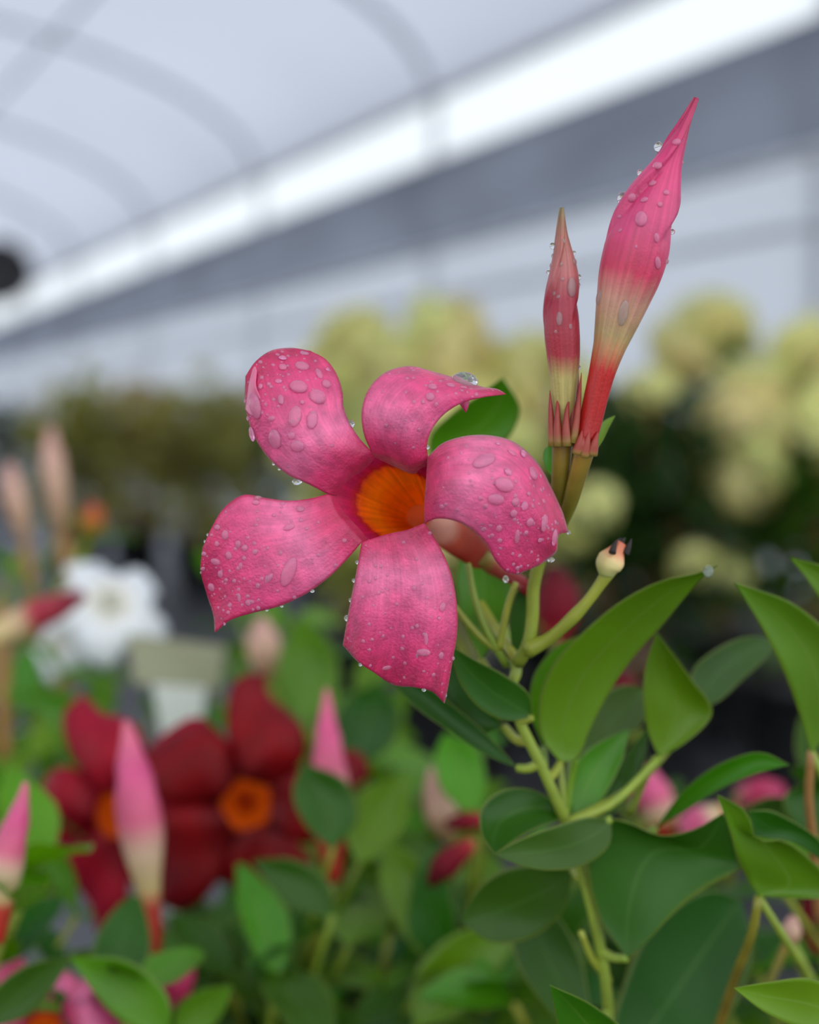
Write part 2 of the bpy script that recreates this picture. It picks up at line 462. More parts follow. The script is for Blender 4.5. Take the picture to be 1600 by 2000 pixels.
# circulation fan hung near the eave, far down the house
fa, fs, fz = 2.84, 14.6, 2.52
fan = empty('circulation_fan', H(np.float64(fa), np.float64(fs), np.float64(fz)), 'dark drum circulation fan hung under the roof by the far left edge', 'fan')
th = np.linspace(0, 2 * math.pi, 25)[:-1]
Vd, Fd = [], []
for s_ in (-0.16, -0.12, 0.12, 0.16):
    rr = 0.30 if abs(s_) > 0.13 else 0.32
    Vd.append(H(fa + rr * np.cos(th), np.full(24, fs + s_), fz + rr * np.sin(th)))
put('drum', np.concatenate(Vd), gridF(24, 4, True), M_dark, fan)
put('guard', np.concatenate([H(np.array([fa]), np.array([fs + 0.15]), np.array([fz])), Vd[3]]), [(0, 1 + j, 1 + (j + 1) % 24) for j in range(24)], M_dark, fan)
for k in range(4):
    ang = k * math.pi / 2 + 0.4
    pts = []
    for q, (r_, w_) in enumerate(((0.05, 0.05), (0.16, 0.08), (0.27, 0.09))):
        for e in (-1, 1):
            aa = ang + e * w_ / r_ * 0.5
            pts.append(H(np.float64(fa + r_ * math.cos(aa)), np.float64(fs + e * 0.03), np.float64(fz + r_ * math.sin(aa))))
    put('blade', pts, [(0, 1, 3, 2), (2, 3, 5, 4)], M_dark, fan, solid=0.004)
V, F, U = tube([H(np.float64(fa), np.float64(fs - 0.1), np.float64(fz)), H(np.float64(fa), np.float64(fs + 0.14), np.float64(fz))], [0.07, 0.07], 14); put('motor', V, F, M_dark, fan, U)
zr = Z_RAIL + RISE * math.sqrt(1 - ((fa - AC) / AR) ** 2)
for e in (-0.2, 0.2):
    V, F, U = tube([H(np.float64(fa + e), np.float64(fs), np.float64(fz + 0.22)), H(np.float64(fa + e), np.float64(fs), np.float64(Z_RAIL + RISE * math.sqrt(1 - ((fa + e - AC) / AR) ** 2)))], [0.008, 0.008], 6); put('hanger', V, F, M_dark, fan, U)

# ------------------------------------------------------------------ plant building blocks
def pot_for(root, r=0.095, h=0.22):
    b = OFF[root.name]
    V, F, U = lathe([(0.0, 0.0), (r * 0.74, 0.0), (r * 0.76, 0.01), (r * 0.95, h - 0.03), (r * 1.03, h - 0.03), (r * 1.05, h), (r * 0.98, h), (r * 0.92, h - 0.03)])
    put('pot', V + b, F, M_pot, root, U)
    V, F, U = lathe([(0.0, h - 0.018), (r * 0.5, h - 0.014), (r * 0.945, h - 0.022)])
    put('soil', V + b, F, M_soil, root, U)


def strip_leaf(root, L, R, db, dt, fold=0.12, dl=0.0, dr=0.0, mat=None, name='leaf', n=(15, 26), curl=0.0, solid=0.00025, stalk=True):
    """a leaf from its two outlines (base to tip, photo pixels) with its own distances: db at base, dt at tip,
    dl / dr push the edges back or forth in metres, fold bends it along the midrib (share of the width)"""
    nu, nv = n
    l = spl([(x, y, 0) for x, y in L], nv); r = spl([(x, y, 0) for x, y in R], nv)
    V, UVs = [], []
    for j in range(nv):
        v = j / (nv - 1)
        w = np.linalg.norm(l[j] - r[j]) * (db + dt) / 2 / FPX
        for i in range(nu):
            u = i / (nu - 1)
            p = l[j] * (1 - u) + r[j] * u
            k = 1 - (2 * u - 1) ** 2
            d = db + (dt - db) * v + (dl * (1 - u) + dr * u) * math.sin(math.pi * min(1, v * 1.02)) ** 0.6 + fold * w * k + curl * (v ** 2)
            d += 0.03 * w * math.sin(v * 9 + u * 4)
            V.append(P(p[0], p[1], d)); UVs.append((u, v))
    if stalk: join(root, V[nu // 2], r=0.0013)
    return put(name, V, gridF(nu, nv), mat or M_leaf, root, UVs, solid=solid)


def pipe(root, pts, r0, r1=None, mat=None, name='stem', n=10, k=18, bulge=None):
    """stem through (px, py, d); radii in pixels at that distance"""
    p = spl(pts, k)
    W = P(p[:, 0], p[:, 1], p[:, 2])
    r = np.linspace(r0, r0 if r1 is None else r1, k)
    if bulge is not None:
        r = r * np.interp(np.linspace(0, 1, k), np.linspace(0, 1, len(bulge)), bulge)
    V, F, U = tube(W, r * p[:, 2] / FPX, n)
    return put(name, V, F, mat or M_stem, root, U)


def bud(root, pts, radii, mat, name='bud', n=32, k=48, twist=2.2, amp=0.10, start=0.5, lobes=3, label=None):
    """closed flower bud: spindle through (px,py,d) with spiral petal overlaps towards the tip"""
    p = spl(pts, k)
    W = P(p[:, 0], p[:, 1], p[:, 2])
    rr = spl([(i, q, 0) for i, q in zip(np.linspace(0, len(radii) - 1, len(radii)) * 10, radii)], k)[:, 1]
    t0 = np.linspace(0, len(radii) - 1, k)
    rr = np.interp(t0, np.arange(len(radii)), radii) * 0.5 + rr * 0.5

    def mod(th, v):
        q = max(0.0, (v - start) / (1 - start))
        ph = (th * lobes / (2 * math.pi) - twist * q * lobes / 3) % 1.0
        saw = ph if ph < 0.94 else (1 - ph) / 0.06 * 0.94
        rib = 0.02 * math.cos(5 * th)
        return 1 + amp * min(1, q * 3) * (saw - 0.45) * 1.6 + rib
    V, F, U = tube(W, np.maximum(rr, 0.6) * p[:, 2] / FPX, n, mod=mod)
    if root is not main: join(root, W[0], r=0.0022, name='stalk', drop=0.10)
    return put(name, V, F, mat, root, U, label=label)


def spike(root, pts, w, mat, name='sepal', k=10):
    """small pointed sepal"""
    p = spl(pts, k)
    W = P(p[:, 0], p[:, 1], p[:, 2])
    r = w * (1 - np.linspace(0, 1, k) ** 1.4) + 0.6
    V, F, U = tube(W, r * p[:, 2] / FPX, 8)
    return put(name, V, F, mat, root, U)


AXIS = {}


def join(root, pos, mat=None, r=0.0016, name='petiole', drop=0.05):
    """short stalk from pos back to the plant's own stems"""
    pos = np.asarray(pos, float)
    if root.name in AXIS:
        A = AXIS[root.name]
        low_ = A[A[:, 2] < pos[2] + 0.004]
        A = low_ if len(low_) else A
        q = A[int(np.argmin(((A - pos) ** 2).sum(1)))]
    else:
        b = OFF[root.name]
        q = np.array([b[0], b[1], max(0.24, pos[2] - drop - 0.6 * np.hypot(*(pos - b)[:2]))])
    if np.linalg.norm(q - pos) < 0.004: return
    W = spl([pos, (pos + q) / 2 - np.array([0, 0, 0.1 * np.linalg.norm(q - pos)]), q], 10)
    V, F, U = tube(W, np.linspace(r, r * 1.25, 10), 7)
    put(name, V, F, mat or M_stem, root, U)


# water drops -----------------------------------------------------
def drop_mesh(m_):
    V, UVs = [], []
    nu, nv = 16, 7
    for j in range(nv):
        f = j / (nv - 1) * math.pi / 2
        for i in range(nu):
            a = 2 * math.pi * i / nu
            V.append((math.cos(a) * math.cos(f), math.sin(a) * math.cos(f), math.sin(f)))
    V = [(x * (1.0 if z > 0 else 1.0), y, z) for x, y, z in V] + [(math.cos(2 * math.pi * i / nu) * 0.97, math.sin(2 * math.pi * i / nu) * 0.97, -0.35) for i in range(nu)]
    F = gridF(nu, nv, True)
    b = nu * nv
    F += [(b + i, b + (i + 1) % nu, (i + 1) % nu, i) for i in range(nu)]
    F.append(tuple(reversed(range(b, b + nu))))
    return mesh('water_drop', V, F, m_)


DROP = drop_mesh(M_waterlit)
DROPC = drop_mesh(M_water)
BEADV, BEADF, BEADU = lathe([(0.0, -0.25), (0.85, -0.25), (1.0, 0.1), (0.8, 0.5), (0.45, 0.72), (0.0, 0.8)], 8)


def frame_at(pos, nrm, ax_px, ang):
    """matrix with z along nrm; x axis along the photo direction ang (deg, y up) on the surface"""
    n = Vector(nrm).normalized()
    dirw = Vector((math.cos(math.radians(ang)), 0, math.sin(math.radians(ang))))
    x = (dirw - n * dirw.dot(n))
    if x.length < 1e-4: x = n.orthogonal()
    x.normalize()
    y = n.cross(x)
    M = Matrix((x, y, n)).transposed().to_4x4()
    M.translation = Vector(pos)
    return M


class Skin:
    """grid surface remembered for laying drops on it"""
    def __init__(self, V, nu, nv):
        self.V = np.asarray(V).reshape(nv, nu, 3)
        du = np.gradient(self.V, axis=1); dv = np.gradient(self.V, axis=0)
        n = np.cross(du, dv); n /= np.linalg.norm(n, axis=2)[..., None] + 1e-15
        view = CAM - self.V; view /= np.linalg.norm(view, axis=2)[..., None]
        s = np.sign((n * view).sum(2)); s[s == 0] = 1
        self.N = n * s[..., None]
        self.face = np.abs((n * view).sum(2))
        self.px = PX(self.V)

    def near(self, x, y):
        d = ((self.px - np.array([x, y])) ** 2).sum(2)
        d = d + (self.face < 0.25) * 30
        j, i = np.unravel_index(np.argmin(d), d.shape)
        return self.V[j, i], self.N[j, i]


def drop_on(parent, skin, x, y, rx, ry, ang=0.0, h=0.55):
    pos, nrm = skin.near(x, y)
    d0 = pos[1]
    q = P(x, y, d0)
    pos = pos + (q - pos) * np.array([1, 0, 1]) * 0.8 + nrm * 0.00018
    M = frame_at(pos, nrm, None, ang)
    s = FOCUS / FPX
    M = M @ Matrix.Diagonal((rx * s, ry * s, min(rx, ry) * h * s, 1))
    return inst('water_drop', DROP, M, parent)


def bead_at(parent, x, y, d, rx, ry):
    """hanging or edge drop: full little sphere-like bead"""
    s = d / FPX
    V, F, U = lathe([(0.0, -1.15), (0.55, -0.95), (0.95, -0.35), (1.0, 0.1), (0.75, 0.62), (0.35, 0.92), (0.0, 1.0)], 14)
    V = V * np.array([rx * s, rx * s, ry * s]) + P(x, y, d)
    return put('water_drop', V, F, M_water, parent, U)


def dew_on(parent, skin, n, rmin, rmax, region=None, seed=1):
    g = np.random.default_rng(seed)
    V, F = [], []
    nv, nu = skin.px.shape[:2]
    tries = 0
    c = 0
    while c < n and tries < n * 20:
        tries += 1
        j = g.integers(1, nv - 1); i = g.integers(1, nu - 1)
        if skin.face[j, i] < 0.12: continue
        if region is not None and not region(i / (nu - 1), j / (nv - 1), g.random()): continue
        fu, fv = g.random(), g.random()
        pos = (skin.V[j, i] * (1 - fu) + skin.V[j, i - 1] * fu) * (1 - fv) + (skin.V[j - 1, i] * (1 - fu) + skin.V[j - 1, i - 1] * fu) * fv
        M = np.array(frame_at(pos, skin.N[j, i], None, 0))
        r = (rmin + (rmax - rmin) * g.random() ** 2.5) * FOCUS / FPX
        b = len(V) and sum(len(x) for x in V)
        W = BEADV * np.array([r, r, r * 0.7])
        V.append(W @ M[:3, :3].T + M[:3, 3])
        F += [tuple(q + b for q in f) for f in BEADF]
        c += 1
    return put('dew', np.concatenate(V), F, M_waterlit, parent, kind='stuff')


# ------------------------------------------------------------------ THE PINK MANDEVILLA (main plant)
PB = P(1190, 2200, 0.46); PB[2] = 0.0
main = empty('mandevilla_plant', PB, 'pink mandevilla with sharp rain-wet open flower and two tall closed buds', 'plant')
pot_for(main)

ZS = FOCUS / FPX        # metres per pixel in the focus plane


def D(dz): return FOCUS + np.asarray(dz, float) * ZS


# the rim of the throat, notch to notch (px, py, dz)
nAE, nAB, nBC, nCD, nDE = (640, 965, 8), (724, 880, 6), (836, 893, -6), (830, 1022, -14), (706, 1060, -2)
bA = [nAE, (660, 930, 2), (690, 900, 0), nAB]
bB = [nAB, (755, 888, 4), (800, 905, 2), nBC]
bC = [nBC, (834, 930, -22), (830, 980, -26), nCD]
bD = [nCD, (795, 1036, -8), (750, 1046, -6), nDE]
bE = [nDE, (680, 1030, 0), (655, 1000, 2), nAE]
NB = 33


def coons(base, outer, s0, s1, nu=NB, nv=44, bulge=0.0, extra=None, lip=0):
    """patch: base from s0 start to s1 start; outer joins the ends of s0 and s1; all (px,py,dz)"""
    B = spl(base, nu); O = spl(outer, nu); A = spl(s0, nv); C = spl(s1, nv)
    V = np.zeros((nv, nu, 3)); UVs = np.zeros((nv, nu, 2))
    u = np.linspace(0, 1, nu)[None, :, None]; v = np.linspace(0, 1, nv)[:, None, None]
    S = ((1 - v) * B[None] + v * O[None] + (1 - u) * A[:, None] + u * C[:, None]
         - ((1 - u) * (1 - v) * B[0] + u * (1 - v) * B[-1] + (1 - u) * v * O[0] + u * v * O[-1]))
    k = 16 * u * (1 - u) * v * (1 - v)
    S[..., 2] += (bulge * k)[..., 0]
    if extra is not None:
        uu, vv = np.meshgrid(np.linspace(0, 1, nu), np.linspace(0, 1, nv))
        S = S + extra(uu, vv)
    UVs[..., 0] = np.linspace(0, 1, nu)[None]; UVs[..., 1] = np.linspace(0, 1, nv)[:, None]
    if lip:
        t = ((np.arange(lip) / lip) ** 1.0)[:, None, None]
        sc = 0.84 + 0.16 * t
        X = S[0][None].repeat(lip, 0).copy()
        X[..., 0] = cx[0] + (X[..., 0] - cx[0]) * sc[..., 0] + 97 * (1 - sc[..., 0])
        X[..., 1] = cx[1] + (X[..., 1] - cx[1]) * sc[..., 0] + 60 * (1 - sc[..., 0])
        X[..., 2] += 38 * (1 - t[..., 0]) ** 1.25
        S = np.concatenate([X, S])
        UVs[..., 1] = 0.06 + 0.94 * UVs[..., 1]
        UL = np.zeros((lip, nu, 2)); UL[..., 0] = UVs[0, :, 0]; UL[..., 1] = 0.06 * t[..., 0]
        UVs = np.concatenate([UL, UVs])
    W = P(S[..., 0], S[..., 1], D(S[..., 2]))
    return W.reshape(-1, 3), UVs.reshape(-1, 2)


# throat funnel = the flower part itself
ring0 = np.concatenate([spl(b, 25)[:-1] for b in (bA, bB, bC, bD, bE)])
cx = ring0.mean(0)
rings, cents = [], []
spec = [(sc_, (97 * (1 - sc_) + 3, 60 * (1 - sc_), dz_)) for sc_, dz_ in ((1.0, 14), (0.95, 17), (0.90, 22), (0.82, 34), (0.73, 46), (0.64, 64), (0.55, 92), (0.46, 134), (0.37, 200), (0.29, 290), (0.23, 380))]
sp_r = spl([(i * 10, s, 0) for i, (s, c) in enumerate(spec)], 34)[:, 1]
sp_c = np.array([np.interp(np.linspace(0, len(spec) - 1, 34), np.arange(len(spec)), [c[q] for s, c in spec]) for q in range(3)]).T
nR = len(ring0)
ang0 = np.arctan2(ring0[:, 1] - cx[1], ring0[:, 0] - cx[0])
ell = np.stack([cx[0] + 96 * np.cos(ang0), cx[1] + 92 * np.sin(ang0), np.zeros(nR)], 1)
VT, UT = [], []
for k in range(34):
    t = k / 33
    m = min(1, t * 2.2)
    base = ring0 * (1 - m) + ell * m
    R_ = cx * np.array([1, 1, 0]) + (base - cx * np.array([1, 1, 0])) * np.array([sp_r[k], sp_r[k], max(0, 1 - 3 * t)]) * 1.0 + sp_c[k]
    VT.append(P(R_[:, 0], R_[:, 1], D(R_[:, 2])))
    UT.append(np.stack([np.arange(nR) / nR, np.full(nR, t)], 1))
VT.append(VT[-1].mean(0)[None]); UT.append(np.array([[0.5, 1.0]]))
flower = put('flower', np.concatenate(VT), gridF(nR, 34, True) + [(33 * nR + q, 33 * nR + (q + 1) % nR, 34 * nR) for q in range(nR)], M_throat, main, np.concatenate(UT), label='open rain-wet pink flower with orange throat')
# outside of the funnel and the narrow red tube down to the calyx
Vo, Uo = [], []
ks = list(range(7, 32, 2))
for q, k in enumerate(ks):
    c_ = VT[k].mean(0)
    Vo.append(c_ + (VT[k] - c_) * 1.05 + 0.0004 * (c_ - CAM) / np.linalg.norm(c_ - CAM)); Uo.append(np.stack([np.arange(nR) / nR, np.full(nR, q / (len(ks) + 3))], 1))
cl = Vo[-1].mean(0)
for q, (x_, y_, dz_, r_) in enumerate(((878, 1042, 345, 1.0), (905, 1060, 362, 0.98), (935, 1082, 376, 0.9))):
    c_ = P(x_, y_, D(dz_))
    Vo.append(c_ + (Vo[len(ks) - 1] - cl) * r_ * 1.25); Uo.append(np.stack([np.arange(nR) / nR, np.full(nR, (len(ks) + q + 1) / (len(ks) + 3))], 1))
put('flower_tube', np.concatenate(Vo), gridF(nR, len(Vo), True), M_tubeout, flower, np.concatenate(Uo))

petals = {}


def petal(key, base, outer, s0, s1, bulge=0.0, extra=None, nv=44):
    V, UVs = coons(base, outer, s0, s1, bulge=bulge, extra=extra, nv=nv, lip=7)
    nv += 7
    o = put('petal', V, gridF(NB, nv), M_petal, flower, UVs, solid=0.0003)
    petals[key] = (o, Skin(V, NB, nv))
    return o


def ex_wave(amp, fu, fv, ph=0.0, edge=True):
    def f(u, v):
        w = amp * np.sin(fu * u * 6.28 + fv * v * 6.28 + ph) * (v ** 1.2)
        return np.stack([np.zeros_like(w), np.zeros_like(w), w], -1)
    return f


# A upper left
petal('A', bA,
      [(480, 735, 16), (498, 708, 22), (528, 686, 40), (565, 680, 52), (606, 685, 58)],
      [nAE, (608, 948, 4), (560, 925, 2), (520, 888, 4), (492, 840, 8), (480, 790, 12), (480, 735, 16)],
      [nAB, (702, 856, 4), (684, 828, 8), (671, 795, 18), (669, 768, 28), (657, 730, 44), (636, 702, 54), (606, 685, 58)],
      bulge=-44, extra=ex_wave(10, 1.0, 0.4, 1.0))
# folded-in outer corner of A, its pale back showing
V, UVs = coons([(480, 800, 12), (484, 770, 8), (488, 745, 4), (494, 722, 4)], [(512, 806, -6), (510, 780, -12), (500, 756, -14), (502, 724, -4)],
               [(480, 800, 12), (492, 812, 2), (512, 806, -6)], [(494, 722, 4), (498, 716, 0), (502, 724, -4)], nv=14)
M_fold = organic('pale_petal_back', [(0, lin(240, 150, 178)), (1, lin(236, 120, 160))], rough=0.35, transl=0.3, noise=(170, 0.1))
put('petal_fold', V, gridF(NB, 14), M_fold, flower, UVs, solid=0.0003)
# B top, recurved to the right
petal('B', bB,
      [(858, 730, 40), (900, 742, 30), (945, 757, 14), (975, 762, 4), (988, 770, 0)],
      [nAB, (712, 850, -4), (707, 805, -8), (718, 765, 0), (748, 731, 12), (795, 716, 28), (858, 730, 40)],
      [nBC, (834, 868, -14), (844, 838, -26), (866, 810, -34), (900, 788, -34), (945, 776, -22), (988, 770, 0)],
      bulge=-40)
# C right
petal('C', bC,
      [(1110, 1040, 70), (1092, 1044, 44), (1086, 1078, 34), (1062, 1098, 26), (1010, 1122, 12)],
      [nBC, (862, 868, -8), (900, 854, 2), (945, 850, 16), (1000, 862, 32), (1046, 900, 46), (1080, 960, 58), (1100, 1005, 66), (1110, 1040, 70)],
      [nCD, (852, 1013, -40), (886, 1016, -44), (922, 1034, -38), (950, 1062, -26), (972, 1100, -10), (990, 1118, 2), (1010, 1122, 12)],
      bulge=-58, extra=ex_wave(9, 1.3, 0.5, 0.4))
# D bottom
petal('D', bD,
      [(868, 1374, 34), (846, 1352, 30), (815, 1343, 26), (770, 1338, 22), (728, 1312, 20), (704, 1296, 18), (670, 1260, 16)],
      [nCD, (856, 1062, -6), (878, 1110, 2), (891, 1170, 8), (893, 1230, 14), (884, 1290, 22), (876, 1335, 30), (868, 1374, 34)],
      [nDE, (702, 1085, 0), (696, 1120, 2), (686, 1170, 6), (678, 1215, 10), (670, 1260, 16)],
      bulge=-22, extra=ex_wave(20, 1.9, 0.25, 0.5))
# E left
petal('E', bE,
      [(420, 1236, 34), (418, 1205, 30), (404, 1160, 28), (392, 1115, 26), (396, 1070, 24)],
      [nDE, (680, 1090, 2), (646, 1124, 6), (600, 1158, 10), (545, 1184, 14), (490, 1198, 20), (445, 1214, 28), (420, 1236, 34)],
      [nAE, (605, 974, 12), (560, 978, 12), (520, 973, 14), (475, 967, 16), (440, 990, 20), (414, 1030, 22), (396, 1070, 24)],
      bulge=-22, extra=ex_wave(13, 0.9, 0.6, 2.0))
# curled under tip of B
spike(flower, [(905, 778, D(20)), (908, 790, D(12)), (910, 806, D(8))], 12, M_petal, name='petal_tip')

DR = {
 'A': [(590, 717, 15, 12, 0), (553, 718, 8, 8, 0), (553, 700, 8, 6, 0), (584, 756, 18, 15, 0), (620, 776, 18, 17, 0), (637, 751, 10, 10, 0), (623, 731, 7, 13, 25), (577, 814, 13, 22, -10), (610, 820, 11, 20, -8), (538, 858, 14, 20, 8), (582, 871, 14, 12, 0), (570, 851, 8, 8, 0), (549, 781, 6, 11, 10), (500, 792, 14, 27, 14), (532, 818, 8, 6, 0), (590, 786, 5, 5, 0), (510, 755, 5, 6, 0), (545, 745, 7, 5, 0), (596, 692, 9, 5, 0), (493, 848, 7, 15, 10), (640, 722, 4, 4, 0), (556, 758, 4, 4, 0)],
 'E': [(563, 1118, 13, 31, -22), (565, 1030, 12, 7, 20), (440, 1045, 7, 10, 0), (465, 1063, 6, 8, 0), (478, 1070, 7, 7, 0), (447, 1085, 7, 9, 20), (420, 1097, 10, 7, -20), (430, 1122, 6, 8, 0), (470, 1105, 4, 7, 0), (525, 1130, 6, 12, -40), (484, 1178, 6, 7, 0), (412, 1148, 7, 9, 20), (500, 982, 8, 6, 0), (587, 995, 8, 6, 0), (548, 1080, 4, 5, 0), (424, 1030, 6, 6, 0), (423, 1063, 5, 6, 0), (467, 1168, 4, 9, 0), (498, 1078, 6, 6, 0), (552, 985, 6, 4, 0)],
 'B': [(840, 776, 9, 9, 0), (845, 757, 9, 8, 0), (880, 754, 9, 6, 0), (852, 790, 4, 5, 0), (826, 786, 4, 4, 0), (756, 830, 4, 4, 0), (905, 758, 7, 4, -10)],
 'C': [(945, 902, 27, 14, 42), (985, 946, 21, 15, -8), (968, 975, 17, 11, -10), (1005, 980, 9, 9, 0), (1025, 988, 8, 9, 0), (1003, 1003, 8, 8, 0), (1035, 1020, 9, 9, 0), (1062, 1022, 9, 18, -8), (1040, 925, 13, 15, 0), (999, 885, 10, 7, -20), (1022, 887, 7, 12, -20), (1060, 980, 6, 6, 0), (1010, 1048, 6, 15, -4), (1083, 1050, 8, 17, -8), (975, 1032, 6, 7, 0), (1028, 1040, 5, 5, 0), (993, 922, 9, 8, 0), (1055, 1055, 5, 5, 0), (1032, 965, 5, 5, 0), (976, 1056, 5, 5, 0), (1014, 1085, 5, 5, 0), (972, 867, 5, 5, 0), (1055, 930, 4, 5, 0)],
 'D': [(864, 1186, 8, 10, -20), (810, 1150, 5, 6, 0), (740, 1158, 4, 5, 0), (833, 1250, 4, 13, 0), (828, 1276, 14, 8, 0), (861, 1282, 7, 8, 0), (756, 1306, 11, 5, 0), (733, 1130, 3, 4, 0), (806, 1228, 4, 4, 0), (858, 1208, 4, 4, 0)],
}
for k_, lst in DR.items():
    fl, sk = petals[k_]
    for (x, y, rx, ry, a) in lst:
        drop_on(flower, sk, x, y, rx, ry, a)
dew_on(flower, petals['A'][1], 195, 1.1, 5.6, lambda u, v, q: q < (v - 0.25) * 1.6, seed=1)
dew_on(flower, petals['B'][1], 91, 1.1, 5.2, lambda u, v, q: q < (v - 0.1) * 1.2, seed=2)
dew_on(flower, petals['C'][1], 247, 1.1, 5.800000000000001, lambda u, v, q: q < (v - 0.2) * 1.7, seed=3)
dew_on(flower, petals['D'][1], 156, 1.1, 5.2, lambda u, v, q: q < 0.2 + v, seed=4)
dew_on(flower, petals['E'][1], 247, 1.1, 5.6, lambda u, v, q: q < (v - 0.15) * 1.4, seed=5)
def bead_near(parent, x, y, rx, ry, pxs, vs_):
    """bead clinging to the closest point of an edge"""
    i = int(np.argmin(((pxs - np.array([x, y])) ** 2).sum(1)))
    off = np.array([x, y]) - pxs[i]
    n_ = np.linalg.norm(off)
    if n_ > 0.55 * rx: off = off / n_ * 0.55 * rx
    d_ = (vs_[i] - CAM)[1] * cp - (vs_[i] - CAM)[2] * sp
    return bead_at(parent, pxs[i][0] + off[0], pxs[i][1] + off[1], d_, rx, ry)


ALLV = np.concatenate([k_[1].V.reshape(-1, 3) for k_ in petals.values()])
ALLPX = PX(ALLV)
for (x, y, dz, rx, ry) in [(580, 941, 2, 10, 5.5), (525, 914, 3, 3, 3), (541, 923, 3, 3, 2.6), (686, 828, 10, 7, 8), (836, 874, -12, 4, 4), (698, 1098, 0, 4, 4), (690, 1133, 2, 4, 4), (683, 1172, 5, 3, 4), (676, 1206, 9, 5, 6),
                           (704, 1298, 18, 4, 3.5), (829, 1349, 27, 4.5, 3.5), (869, 1356, 32, 3, 7), (1076, 1093, 30, 8, 5), (1111, 1040, 68, 4, 4), (612, 1155, 8, 4.5, 3.5), (550, 1188, 12, 3.5, 2.5), (524, 1194, 15, 3, 2.5), (397, 1058, 22, 2.5, 3), (400, 1044, 22, 2.5, 3), (393, 1118, 26, 2.5, 3), (504, 972, 12, 8, 4)]:
    bead_near(flower, x, y, rx, ry, ALLPX, ALLV)
bead_at(flower, 906, 745, float(D(22)), 28, 19)
bead_at(main, 988, 1131, 0.378, 6, 7)

# calyx and pedicel of the open flower
pipe(main, [(940, 1086, float(D(375))), (962, 1102, 0.413), (985, 1118, 0.413), (1012, 1134, 0.410), (1036, 1150, 0.405)], 20, 13, M_sepal, name='pedicel', bulge=[0.9, 1.15, 0.95, 0.9, 1.35])

# the two tall closed buds
bigbud = bud(main, [(1143, 862, 0.368), (1152, 830, 0.368), (1166, 770, 0.367), (1180, 715, 0.366), (1196, 660, 0.366), (1216, 590, 0.365), (1240, 505, 0.364), (1266, 410, 0.363), (1298, 330, 0.363), (1328, 265, 0.362), (1350, 215, 0.362), (1360, 192, 0.362)],
             [22, 23, 24, 27, 42, 56, 64, 62, 46, 25, 12, 5], M_budbig, start=0.56, twist=1.3, amp=0.30, n=90, k=80, label='tall closed pink bud with red tube')
smallbud = bud(main, [(1100, 868, 0.372), (1102, 810, 0.371), (1102, 750, 0.370), (1101, 690, 0.369), (1098, 640, 0.368), (1097, 590, 0.368), (1099, 540, 0.367), (1099, 500, 0.367), (1098, 450, 0.367), (1098, 406, 0.367)],
               [20, 20, 24, 30, 34, 34.5, 30, 24, 11, 4], M_budsm, start=0.5, twist=1.2, amp=0.28, n=80, k=70, label='smaller closed dull red bud')
for sx, ex, dz in ((1086, 1074, 0), (1094, 1090, -0.002), (1106, 1112, -0.003), (1116, 1126, 0), (1104, 1104, 0.004)):
    spike(main, [(sx - (1102 - sx) * 0.3, 872, 0.369 + dz), (sx + (ex - sx) * 0.5 - 3, 820, 0.369 + dz), (ex, 762 + abs(dz) * 4000, 0.370 + dz * 0.5)], 9.5, M_sepal)
for pts, w in (([(1120, 866, 0.366), (1128, 810, 0.366), (1136, 728, 0.366)], 8), ([(1124, 860, 0.374), (1126, 800, 0.374), (1130, 700, 0.374)], 8), ([(1112, 850, 0.374), (1118, 800, 0.373), (1124, 745, 0.373)], 7)):
    spike(main, pts, w, M_sepal)
for sx, sy, ex, ey in ((1128, 886, 1138, 838), (1142, 892, 1152, 836), (1156, 888, 1168, 842), (1134, 880, 1142, 850)):
    spike(main, [(sx, sy, 0.366), ((sx + ex) / 2, (sy + ey) / 2, 0.365), (ex, ey, 0.3655)], 11, M_sepal)
pipe(main, [(1088, 1010, 0.385), (1092, 960, 0.378), (1096, 910, 0.373), (1099, 862, 0.371)], 13, 21, M_stemol, name='pedicel')
pipe(main, [(1092, 1030, 0.388), (1112, 985, 0.378), (1128, 930, 0.371), (1142, 880, 0.367)], 13, 20, M_stemol, name='pedicel')
strip_leaf(main, [(1165, 880), (1165, 845), (1180, 822), (1203, 811)], [(1165, 880), (1178, 860), (1190, 835), (1203, 811)], 0.375, 0.385, mat=M_leafl, name='bract', stalk=False)
strip_leaf(main, [(1085, 940), (1062, 905), (1062, 880), (1085, 862)], [(1085, 940), (1088, 915), (1090, 890), (1085, 862)], 0.385, 0.39, mat=M_leaf, name='bract', stalk=False)
# drops on the buds
SB = [(1253, 425, 12, 16, 0), (1233, 390, 9, 9, 0), (1258, 392, 8, 6, 0), (1285, 325, 9, 8, 0), (1274, 356, 8, 7, 0), (1290, 400, 6, 6, 0), (1302, 372, 7, 6, 0), (1322, 275, 9, 7, 20), (1170, 578, 8, 16, -8), (1217, 615, 10, 26, -8), (1283, 460, 6, 10, 10), (1286, 512, 7, 13, 10), (1210, 425, 5, 4, 0), (1212, 453, 5, 4, 0), (1245, 480, 3, 4, 0), (1310, 440, 4, 4, 0)]
SS = [(1117, 560, 9, 20, 0), (1093, 620, 6, 14, 0), (1097, 516, 4, 5, 0), (1083, 570, 4, 5, 0), (1099, 547, 4, 4, 0), (1078, 520, 5, 5, 0), (1079, 499, 5, 5, 0), (1122, 511, 6, 7, 0), (1103, 468, 4, 4, 0), (1115, 635, 4, 6, 0), (1086, 645, 3, 4, 0), (1090, 582, 4, 4, 0)]
